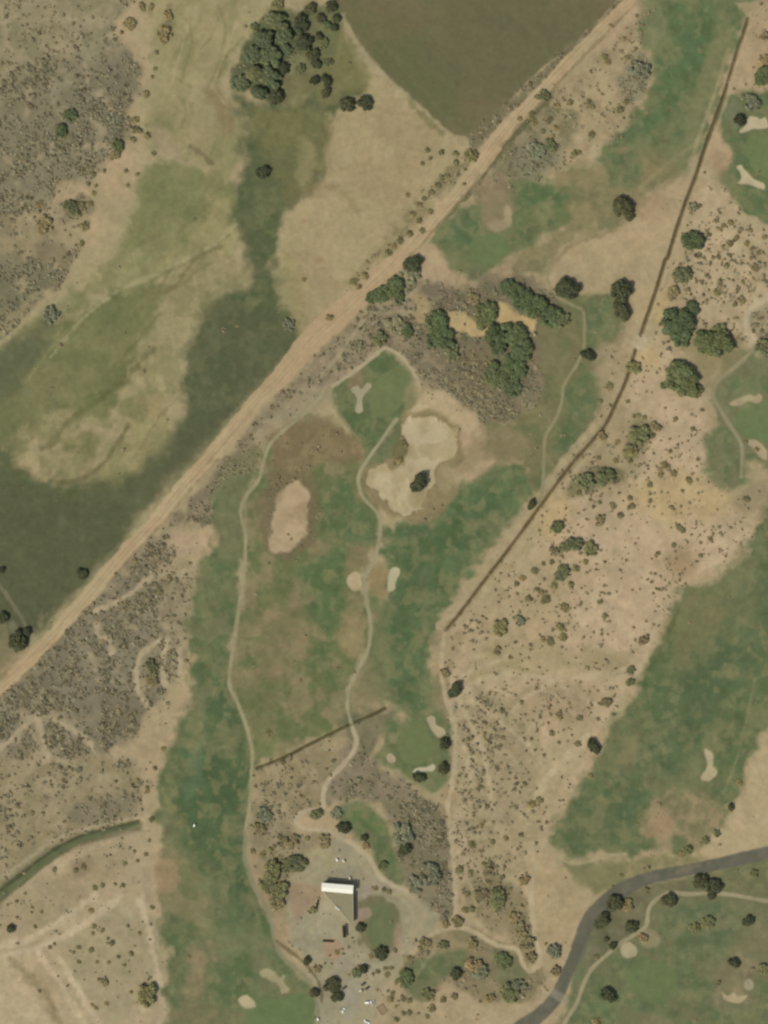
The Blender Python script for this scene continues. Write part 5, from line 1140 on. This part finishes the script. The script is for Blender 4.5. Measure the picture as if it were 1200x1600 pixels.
def shrub(x, y, r):
    i = nshr[0]; nshr[0] += 1
    o = bpy.data.objects.new("desert_shrub", SHR[i % 5]); col.objects.link(o)
    o.location = (wx(x), wy(y), hz(x, y) - 0.05)
    o.rotation_euler = (0, 0, rs.uniform(0, 6.28))
    q = r * S * (1.1 if x > 300 or y < 1180 else 0.95)
    o.scale = (q * rs.uniform(.85, 1.2), q * rs.uniform(.85, 1.2), q * rs.uniform(.7, 1.0))
    lab, g = zone(x, y)
    tag(o, lab, "shrub", g)
SL = """1077 750 6;1037 727 7;1167 780 6;1183 702 4;1165 690 4;905 1122 6;903 1162 6;915 878 5;900 888 7;865 915 6;892 913 7;945 962 5;938 940 5;882 950 8;875 980 8;880 995 7;860 1001 8;848 998 6;852 937 8;846 925 6;838 921 5;827 935 6;817 903 6;808 912 5;835 892 6;862 878 5;849 880 4;1095 868 5;1110 842 5;1053 852 5;1065 828 7;1028 865 5;1060 822 5
957 790 6;970 805 6;984 778 5;988 790 5;983 793 4;1050 793 5;905 770 5;922 781 4;937 785 4;1015 757 5;1016 783 4;1032 741 6;1052 740 6;1045 730 4;1047 705 4;985 720 5;962 720 5;935 715 4;953 603 7;938 628 5;981 627 4;998 649 4;990 650 4;1007 652 4;965 690 5;1082 670 5;1055 655 5;1020 680 6
1080 385 5;1120 345 4;1130 352 5;1142 348 6;1150 372 5;1140 380 6;1167 380 5;1172 360 5;1178 420 5;1120 457 6;1148 476 5;1105 430 4;1125 440 5;1110 412 4;1160 470 6;1092 400 5;1122 400 5;1135 415 5;1195 370 5;1185 395 4;1177 517 4;1160 440 4;1153 452 4;1197 440 4
830 180 7;858 188 6;868 200 5;872 165 6;890 160 6;920 160 5;925 167 5;945 90 6;950 97 5;968 172 7;978 160 6;848 205 5;865 212 4;835 192 6;840 152 6;925 210 6;898 240 6;905 238 4;812 185 5;980 90 5;995 25 4;975 60 4;955 40 4
668 235 5;690 238 6;672 247 4;660 255 4;712 240 5;730 242 6;713 255 6;733 235 5;475 437 4;570 430 7;553 440 8;560 448 6;515 496 6;637 305 4;672 330 5;655 345 6;660 360 5;640 365 6;690 278 6;685 290 6;700 275 5;655 320 5;625 375 6;615 385 6;607 395 6;725 288 4;675 300 6;663 310 5;645 335 6
228 147 7;212 187 6;212 203 8;230 213 7;208 218 6;220 205 5;240 240 5;147 302 5;138 288 4;163 267 4;145 272 6;197 267 4;215 272 4;200 290 4;243 107 4;245 82 4;238 120 4;223 10 8;236 10 6;190 50 4;133 353 7;100 213 6;128 380 5;80 345 5;60 320 6;150 290 4;180 62 4;130 265 4;142 318 6
205 1490 5;210 1478 3;175 1473 6;143 1485 6;123 1480 5;115 1488 4;123 1503 5;147 1447 5;160 1453 5;143 1423 6;160 1383 5;148 1387 5;167 1568 5;62 1548 4;238 1418 5;237 1280 6;218 1250 5;230 1235 5;233 1313 4;228 1335 5;195 1350 5;180 1382 4;192 1383 4;155 1530 4;150 1575 4;145 1570 4;90 1525 3;205 1550 4;215 1345 4;118 1360 6;130 1355 6;85 1358 6;65 1425 4;55 1448 4;145 1458 4;200 1447 4;218 1458 4;85 1475 4;78 1480 4;93 1460 3;170 1503 4;152 1503 4;185 1495 4;195 1508 4;130 1350 4;67 1270 4;50 1270 5;38 1275 4;28 1260 5;215 1220 5;230 1230 4;210 1330 4
587 1388 4.5;600 1390 5;608 1394 5;617 1485 4.5;590 1518 4.5;605 1523 5;602 1513 4;612 1512 4;620 1534 5;627 1540 4;630 1560 5;610 1562 6;640 1563 5;640 1582 5;630 1583 4;620 1593 5;613 1553 4;606 1548 4;710 1557 7;692 1562 6;675 1575 7;667 1588 5;738 1420 6;727 1422 6;730 1397 5;718 1360 7;735 1362 5;720 1372 4;663 1475 5;640 1497 5;656 1482 5;650 1470 4;785 1370 6;765 1380 5;757 1350 5;423 1328 6;440 1345 5;410 1335 6;395 1330 5;480 1310 5;438 1308 6;526 1488 4.5;534 1483 4;545 1480 3;536 1490 3.5;515 1493 3;498 1404 4;496 1413 4;490 1421 6;484 1425 4;470 1435 3;451 1473 3;456 1478 3;552 1472 3;550 1466 3;508 1505 3;518 1506 3;528 1530 3;583 1522 4;577 1510 4;562 1512 5;545 1524 4
832 1257 7;843 1250 6;923 1212 5;1013 1355 4;970 1368 5;1093 1319 4;1155 1222 5;1177 1513 4;1123 1535 5;1085 1595 4;933 1597 7;932 1495 5;1010 1390 7;790 1180 4;760 1130 4;785 1110 5;815 1097 5;740 1128 4;735 1235 4;750 1230 5;820 1225 5;806 1215 4;762 1260 5;830 1155 4;862 1145 5;873 1160 4;875 1120 5;860 1117 4;858 1105 4;850 1180 4;836 1172 4;738 1320 7;752 1290 5;770 1315 5;790 1310 5;770 1285 4;800 1285 4;765 1350 6
395 1040 4;420 1145 6;442 1190 5;477 993 4;297 880 4;262 1100 4;292 1032 4;255 1170 5;242 1200 5;235 1100 5;210 876 6;265 905 5;250 925 6;275 910 4;240 865 5;195 520 3;225 580 4;193 702 4;232 543 3;165 508 3;95 538 4;295 1495 4.5;560 1130 3;350 515 4;370 510 4;420 880 4;450 835 3;455 842 3;631 690 5;634 697 6;624 719 6;627 684 4;616 724 4;690 790 4;676 796 4;664 812 4"""
sl_all = []
for t in SL.replace("\n", ";").split(";"):
    a = [float(q) for q in t.split()]
    if len(a) == 3: sl_all.append(a)
sl_all.sort(key=lambda a: -a[2])
NIND = 290
for a in sl_all[:NIND]: shrub(*a)
# everything smaller, and the thickets nobody could count: one mass of scrub
pts = [a for a in sl_all[NIND:]]
r = np.random.RandomState(5)
clump = 0.45 + 1.0 * ss(-0.6, 0.6, fbm(X, Y, 15, 401, 3))
clump = clump * (0.4 + 1.15 * ss(-0.5, 0.5, fbm(X, Y, 55, 433, 3)))
lam = DEN * clump * (STEP * STEP / 100.0) * (1.0 + 1.5 * ss(0.9, 2.2, DEN))
cnt = r.poisson(np.clip(lam, 0, 1))
jj, ik = np.nonzero(cnt)
pxs = gx[ik] + r.uniform(-STEP / 2, STEP / 2, len(ik)); pys = gy[jj] + r.uniform(-STEP / 2, STEP / 2, len(ik))
den = DEN[jj, ik]; ton = TON[jj, ik]
rad = r.lognormal(0, 0.42, len(ik)) * (1.75 + 0.45 * np.clip(den, 0, 2.5))
rad = np.clip(rad, 1.3, 5.5)
loose = den < 1.0
rad[loose] = np.clip(rad[loose] * 1.05, 1.4, 3.8)
for x, y, q in pts:
    pxs = np.append(pxs, x); pys = np.append(pys, y); rad = np.append(rad, q); ton = np.append(ton, 0.1); den = np.append(den, .5)
n = len(pxs); K = 14
u = r.normal(0, 1, (n, K, 3)); u[..., 2] = np.abs(u[..., 2]); u /= np.linalg.norm(u, axis=2)[..., None]
zz = np.array([hz(a, b) for a, b in zip(pxs, pys)])
cen = np.stack([wx(pxs), wy(pys), zz], 1)
rm = (rad * S)[:, None, None]
P = cen[:, None, :] + u * rm * r.uniform(0.25, 0.95, (n, K, 1)) * np.array([1, 1, 0.36])
v, f = leaf_quads(P.reshape(-1, 3), u.reshape(-1, 3), np.repeat(rad * S * 0.36, K), r)
ca, cb = C(138, 121, 89), C(134, 128, 101)
tt = np.clip(ton + 0.15 + r.normal(0, 0.25, n), 0, 1)[:, None]
ccol = (ca * (1 - tt) + cb * tt) * r.uniform(0.72, 1.2, n)[:, None]
ccol = np.repeat(ccol, K, 0) * r.uniform(0.8, 1.2, (n * K, 1))
o = mesh_obj("scrub", v, f, LEAF["scrub"], colr=np.repeat(ccol, 4, 0))
tag(o, "countless low grey-brown scrub bushes covering the dry ground", "scrub", kind="stuff")
print("scrub clumps", n, "individual shrubs", nshr[0], "listed", len(sl_all), "trees", ntree[0])
# ---------------------------------------------------------------- buildings, vehicles, yard furniture
def empty(name, x, y, rz=0):
    o = bpy.data.objects.new(name, None); col.objects.link(o)
    o.location = (wx(x), wy(y), hz(x, y)); o.rotation_euler = (0, 0, R(rz)); o.empty_display_size = 0.5
    return o
class MB:
    def __init__(s): s.v, s.f = [], []
    def box(s, x0, x1, y0, y1, z0, z1, top=0.0):
        k = len(s.v); t = top
        s.v += [(x0, y0, z0), (x1, y0, z0), (x1, y1, z0), (x0, y1, z0), (x0 + t, y0 + t, z1), (x1 - t, y0 + t, z1), (x1 - t, y1 - t, z1), (x0 + t, y1 - t, z1)]
        s.f += [tuple(k + i for i in q) for q in ((3, 2, 1, 0), (4, 5, 6, 7), (0, 1, 5, 4), (1, 2, 6, 5), (2, 3, 7, 6), (3, 0, 4, 7))]
        return s
    def prism(s, pts, z0, z1):
        k = len(s.v); n = len(pts)
        s.v += [(x, y, z0) for x, y in pts] + [(x, y, z1) for x, y in pts]
        s.f += [tuple(k + i for i in reversed(range(n))), tuple(k + n + i for i in range(n))]
        s.f += [(k + i, k + (i + 1) % n, k + n + (i + 1) % n, k + n + i) for i in range(n)]
        return s
    def tubes(s, segs, n=10):
        k = len(s.v); v, f = tube(segs, n); s.v += v; s.f += [tuple(k + i for i in q) for q in f]
        return s
    def loft(s, rings):
        """rings of equal length, capped"""
        k = len(s.v); n = len(rings[0])
        for rg in rings: s.v += rg
        for a in range(len(rings) - 1):
            for i in range(n):
                j = (i + 1) % n
                s.f.append((k + a * n + i, k + a * n + j, k + (a + 1) * n + j, k + (a + 1) * n + i))
        s.f += [tuple(k + i for i in reversed(range(n))), tuple(k + (len(rings) - 1) * n + i for i in range(n))]
        return s
    def build(s, name, mat, parent=None, bev=0.0):
        o = mesh_obj(name, s.v, s.f, mat, parent)
        if bev:
            b = o.modifiers.new("bevel", 'BEVEL'); b.width = bev; b.segments = 2; b.limit_method = 'ANGLE'
        return o

def flat(name, rgb, **k): return material(name, base=C(*rgb), **k)
MAT.update({
 "white_metal": flat("white_roof_metal", (238, 232, 212), n1=(0.4, 0.03), n2=(3, 0.03), rough=0.6),
 "tan_roof": flat("tan_roof_gravel", (140, 130, 99), n1=(0.3, 0.06), n2=(2.5, 0.08)),
 "stucco": flat("tan_stucco", (178, 160, 128), n1=(0.6, 0.05), n2=(6, 0.05)),
 "trim": flat("pale_trim", (170, 160, 128), n1=(1, 0.03), n2=(6, 0.03)),
 "dark_roof": flat("dark_shed_roof", (56, 50, 37), n1=(0.6, 0.1), n2=(4, 0.1)),
 "timber": flat("weathered_timber", (116, 103, 76), n1=(1, 0.1), n2=(8, 0.1)),
 "glass": flat("window_glass", (52, 56, 56), n1=(1, 0.02), n2=(3, 0.0), rough=0.12, spec=0.5),
 "white_paint": flat("white_paint", (250, 246, 232), n1=(1, 0.02), n2=(3, 0.0), rough=0.35, spec=0.5),
 "silver_paint": flat("silver_paint", (186, 182, 166), n1=(1, 0.02), n2=(3, 0.0), rough=0.35, spec=0.5),
 "dark_paint": flat("dark_paint", (76, 72, 60), n1=(1, 0.02), n2=(3, 0.0), rough=0.4, spec=0.5),
 "rubber": flat("tyre_rubber", (44, 43, 41), n1=(1, 0.02), n2=(3, 0.0)),
 "steel": flat("galvanised_steel", (170, 168, 156), n1=(1, 0.04), n2=(5, 0.04), rough=0.45, metallic=0.4),
 "soil_bed": flat("bed_soil", (142, 118, 90), n1=(0.8, 0.1), n2=(4, 0.1)),
 "cream": flat("cream_vinyl", (214, 202, 170), n1=(1, 0.02), n2=(3, 0.0), rough=0.5),
})
# ---- clubhouse: white roofed wing and a three-cornered tan roofed hall
cl = empty("clubhouse", 528, 1405)
tag(cl, "clubhouse with a bright white roofed wing and a tan flat roofed hall", "building")
def lc(px, py): return ((px - 528) * S, (1405 - py) * S)
wing = [lc(502.5, 1391), lc(551.5, 1395.5), lc(552.5, 1382), lc(503, 1378)]
inn = [lc(504, 1390), lc(550.5, 1394.2), lc(551.2, 1383.2), lc(504.4, 1379.3)]
MB().prism(inn, -0.3, 6.6).build("wing_wall", MAT["stucco"], cl)
wr = MB()
a, b, c_, d = [Vector((*q, 0)) for q in wing]
def lerp3(p, q, t): return p + (q - p) * t
mid0, mid1 = lerp3(a, d, 0.5), lerp3(b, c_, 0.5)
rg = []
for lo0, lo1 in (((a, b)), ((mid0, mid1)), ((d, c_))): pass
k0 = 6.62; kr = 7.1
wr.v = [(*a.xy, k0), (*b.xy, k0), (*mid1.xy, kr), (*mid0.xy, kr), (*d.xy, k0), (*c_.xy, k0),
        (*a.xy, k0 + .2), (*b.xy, k0 + .2), (*mid1.xy, kr + .2), (*mid0.xy, kr + .2), (*d.xy, k0 + .2), (*c_.xy, k0 + .2)]
wr.f = [(6, 7, 8, 9), (9, 8, 11, 10), (1, 0, 3, 2), (2, 3, 4, 5), (0, 1, 7, 6), (5, 4, 10, 11), (0, 6, 9, 3), (3, 9, 10, 4), (1, 2, 8, 7), (2, 5, 11, 8)]
roof = wr.build("roof", MAT["white_metal"], cl)
sm = MB()
for i in range(1, 20):
    t = i / 20
    for (p0, p1, z0, z1) in ((lerp3(a, b, t), lerp3(mid0, mid1, t), k0 + .2, kr + .2), (lerp3(d, c_, t), lerp3(mid0, mid1, t), k0 + .2, kr + .2)):
        sm.tubes([((*p0.xy, z0 + .01), .035, (*p1.xy, z1 + .01), .035)], 4)
sm.build("seam", MAT["white_metal"], roof)
gt = MB().tubes([((*a.xy, k0), .09, (*b.xy, k0), .09)], 8); gt.build("gutter", MAT["trim"], roof)
hall = [lc(505, 1392.6), lc(547, 1440), lc(551.5, 1440.5), lc(551, 1396.6)]
MB().prism(hall, -0.3, 4.25).build("hall_wall", MAT["stucco"], cl)
hr = [lc(504.3, 1392.2), lc(546.5, 1440.6), lc(552.1, 1441.1), lc(551.6, 1396.2)]
MB().prism(hr, 4.25, 4.5).build("hall_roof", MAT["tan_roof"], cl)
pp = MB()
def bar(p, q, wd, z0, z1):
    p, q = Vector((*p, 0)), Vector((*q, 0)); t = (q - p).normalized(); n = Vector((-t.y, t.x, 0)) * wd / 2
    pp.prism([(p - n).xy[:], (q - n).xy[:], (q + n).xy[:], (p + n).xy[:]], z0, z1)
bar(hr[0], hr[1], 0.9, 4.5, 4.72); bar(hr[1], hr[2], 0.4, 4.5, 4.68); bar(hr[2], hr[3], 0.4, 4.5, 4.69)
pp.build("parapet", MAT["trim"], cl)
for ux, uy, s_ in ((525.5, 1416.5, 1.6), (529.5, 1419.5, 1.35), (526.5, 1420.5, 0.8)):
    p = lc(ux, uy)
    un = MB().box(p[0] - s_ / 2, p[0] + s_ / 2, p[1] - s_ / 2, p[1] + s_ / 2, 4.5, 4.5 + s_ * 0.7, 0.04).build("rooftop_unit", MAT["white_paint"], cl, 0.04)
    MB().tubes([((p[0], p[1], 4.5 + s_ * .7), s_ * .33, (p[0], p[1], 4.5 + s_ * .7 + .12), s_ * .33)], 14).build("fan", MAT["steel"], un)
def wall_piece(p, q, t, wd, z0, z1, out, name, mat, parent, frame=True):
    p, q = Vector((*p, 0)), Vector((*q, 0)); d_ = (q - p); ln = d_.length; d_.normalize(); n = Vector((d_.y, -d_.x, 0))
    c0 = p + d_ * (ln * t)
    e = d_ * wd / 2
    def slab(m, o0, o1, ew, za, zb):
        ee = d_ * ew
        m.prism([(c0 - ee + n * o0).xy[:], (c0 - ee + n * o1).xy[:], (c0 + ee + n * o1).xy[:], (c0 + ee + n * o0).xy[:]], za, zb)
    m = MB(); slab(m, -0.02, 0.05, wd / 2 + .1, z0 - .1, z1 + .1)
    fo = m.build(name, MAT["trim"], parent)
    m = MB(); slab(m, 0.052, 0.075, wd / 2, z0, z1); m.build("pane" if name == "window" else "leaf", mat, fo)
    if name == "door":
        m = MB(); slab(m, 0.076, 0.14, 0.06, 1.0, 1.15); m.build("handle", MAT["steel"], fo)
for t in (0.2, 0.36, 0.64, 0.8): wall_piece(hall[0], hall[1], t, 1.8, 1.0, 2.5, 1, "window", MAT["glass"], cl)
wall_piece(hall[0], hall[1], 0.5, 1.9, 0.05, 2.3, 1, "door", MAT["timber"], cl)
for t in (0.25, 0.5, 0.75): wall_piece(hall[2], hall[3], t, 1.6, 1.0, 2.4, 1, "window", MAT["glass"], cl)
for t in (0.2, 0.4, 0.6, 0.8): wall_piece(inn[2], inn[3], t, 1.6, 1.2, 2.6, 1, "window", MAT["glass"], cl)

# ---- dark narrow shade shelter
sh = empty("shade_shelter", 538, 1455, 4)
tag(sh, "narrow dark roofed shade shelter south of the clubhouse hall", "shelter")
m = MB(); m.box(-1.3, 1.3, -4.6, 4.6, 2.55, 2.7)
for i in range(-4, 5): m.box(-1.3, 1.3, i * 1.1 - .05, i * 1.1 + .05, 2.702, 2.76)
m.build("roof", MAT["dark_roof"], sh)
for x in (-1.1, 1.1):
    for y in (-4.3, 0, 4.3):
        MB().box(x - .08, x + .08, y - .08, y + .08, -0.2, 2.55).build("post", MAT["timber"], sh)
MB().box(-.35, .35, -3.6, 3.6, 0.45, 0.52).box(-.3, .3, -3.3, -3.1, -0.1, .45).box(-.3, .3, 3.1, 3.3, -0.1, .45).build("bench", MAT["timber"], sh)

# ---- low walls and planting beds in the yard
def low_wall(x0, y0, x1, y1, hh, wd, label, mat="timber", name="low_wall"):
    cx, cy = (x0 + x1) / 2, (y0 + y1) / 2
    L_ = math.hypot(x1 - x0, y1 - y0) * S
    e = empty(name, cx, cy, -math.degrees(math.atan2(y1 - y0, x1 - x0)))
    MB().box(-L_ / 2, L_ / 2, -wd / 2, wd / 2, -0.4, hh).build("wall_body", MAT[mat], e, 0.04)
    MB().box(-L_ / 2 - .08, L_ / 2 + .08, -wd / 2 - .08, wd / 2 + .08, hh, hh + .12).build("coping", MAT["dark_roof"], e)
    tag(e, label, "wall")
low_wall(504, 1470, 521, 1471, 1.3, 0.9, "dark low garden wall at the north side of the pink earth bed")
low_wall(494.5, 1420, 497, 1406, 1.0, 1.0, "low brown wall along the reddish earth west of the clubhouse")
bed = empty("timber_bed", 597, 1577, 35)
tag(bed, "rectangular timber edged bed beside the car park", "garden bed")
MB().box(-2.6, 2.6, -3.6, 3.6, -0.2, 0.22).build("soil", MAT["soil_bed"], bed)
for x0, x1, y0, y1 in ((-2.9, -2.6, -3.9, 3.9), (2.6, 2.9, -3.9, 3.9), (-2.6, 2.6, -3.9, -3.6), (-2.6, 2.6, 3.6, 3.9)):
    MB().box(x0, x1, y0, y1, -0.2, 0.4).build("timber_edge", MAT["timber"], bed, 0.02)

# ---- vehicles
def car(x, y, rz, paint, label, L_=4.6, W=1.85, hh=1.5, kind="parked_car", van=False, cat="car"):
    e = empty(kind, x, y, rz)
    tag(e, label, cat, "vehicles in the car park")
    h = L_ / 2; wd = W / 2
    def ring(xx, z0, z1, w0, w1): return [(xx, -w0, z0), (xx, w0, z0), (xx, w1, z1), (xx, -w1, z1)]
    body = MB().loft([ring(-h, .45, .85, wd * .86, wd * .82), ring(-h + .25, .32, .95, wd * .98, wd * .95), ring(-h * .45, .28, 1.0, wd, wd * .97),
                      ring(h * .35, .28, .98, wd, wd * .97), ring(h - .35, .32, .85, wd * .97, wd * .92), ring(h, .45, .7, wd * .82, wd * .78)]).build("body", paint, e, 0.05)
    xa, xb = (-h * .92, h * .5) if van else (-h * .62, h * .38)
    t0, t1 = (xa + .12, xb - .75) if van else (xa + .55, xb - .7)
    MB().loft([[(xa, -wd * .9, .97), (xa, wd * .9, .97), (xb, wd * .9, .95), (xb, -wd * .9, .95)], [(t0, -wd * .74, hh - .06), (t0, wd * .74, hh - .06), (t1, wd * .74, hh - .06), (t1, -wd * .74, hh - .06)]]).build("windows", MAT["glass"], e, 0.03)
    MB().box(t0, t1, -wd * .74, wd * .74, hh - .06, hh + .02, 0.03).build("roof", paint, e, 0.03)
    for sx in (-h * .62, h * .62):
        for sy in (-wd + .12, wd - .12):
            wl = MB().tubes([((sx, sy - .11, .32), .32, (sx, sy + .11, .32), .32)], 16).build("wheel", MAT["rubber"], e)
            MB().tubes([((sx, sy - .12, .32), .18, (sx, sy + .12, .32), .18)], 12).build("rim", MAT["steel"], wl)
    for sy in (-wd * .6, wd * .6):
        MB().box(h - .03, h + .02, sy - .18, sy + .18, .55, .7).build("headlight", MAT["glass"], e)
car(536.5, 1578.5, 60, MAT["white_paint"], "bright white car parked alone in the middle of the car park", L_=3.9)
car(567.5, 1537.5, 35, MAT["dark_paint"], "dark car parked diagonally, northern one of two abreast")
car(573.5, 1544, 35, MAT["dark_paint"], "dark car parked diagonally, southern one of two abreast")
car(575.5, 1566, 8, MAT["white_paint"], "long white van parked south of the two dark cars", L_=5.2, W=2.0, hh=2.0, van=True, cat="van", kind="parked_van")
car(573, 1597, -30, MAT["white_paint"], "white car parked at the very south end of the car park")
car(537.5, 1543.5, 36, MAT["dark_paint"], "dark car parked beside the dark green tree")
car(583, 1567, 60, MAT["silver_paint"], "silver car parked next to the long white van", L_=4.2)

def cart(x, y, rz, label, top="cream"):
    e = empty("golf_cart", x, y, rz)
    tag(e, label, "golf cart", "golf carts in the yard and on the course")
    MB().box(-1.15, 1.15, -.58, .58, .28, .5, .03).box(.5, 1.2, -.52, .52, .5, .85, .08).build("body", MAT["white_paint"], e, 0.05)
    MB().box(-.75, -.1, -.55, .55, .5, .78).box(-.85, -.7, -.55, .55, .78, 1.2).build("seat", MAT["cream"], e, 0.03)
    MB().box(-.95, .75, -.6, .6, 1.82, 1.9, .06).build("roof", MAT[top], e, 0.03)
    for px in (-.88, .68):
        for py in (-.52, .52):
            MB().tubes([((px, py, .5), .03, (px, py, 1.82), .03)], 6).build("post", MAT["steel"], e)
    for px in (-.75, .78):
        for py in (-.5, .5):
            MB().tubes([((px, py - .1, .23), .23, (px, py + .1, .23), .23)], 12).build("wheel", MAT["rubber"], e)
cart(526.5, 1343.5, 120, "golf cart parked in the yard north of the clubhouse, western of two", "white_paint")
cart(537, 1345.5, 120, "golf cart parked in the yard north of the clubhouse, eastern of two")
cart(546.5, 1372, 80, "golf cart parked tight against the clubhouse's north shadow")
cart(303.5, 1290, 70, "single white golf cart out on the long western fairway", "white_paint")
cart(563.5, 1547.5, 30, "golf cart with pale roof beside the two dark diagonal cars")
cart(496.5, 1592.5, 80, "golf cart on the greyish cart path at the south end", "white_paint")
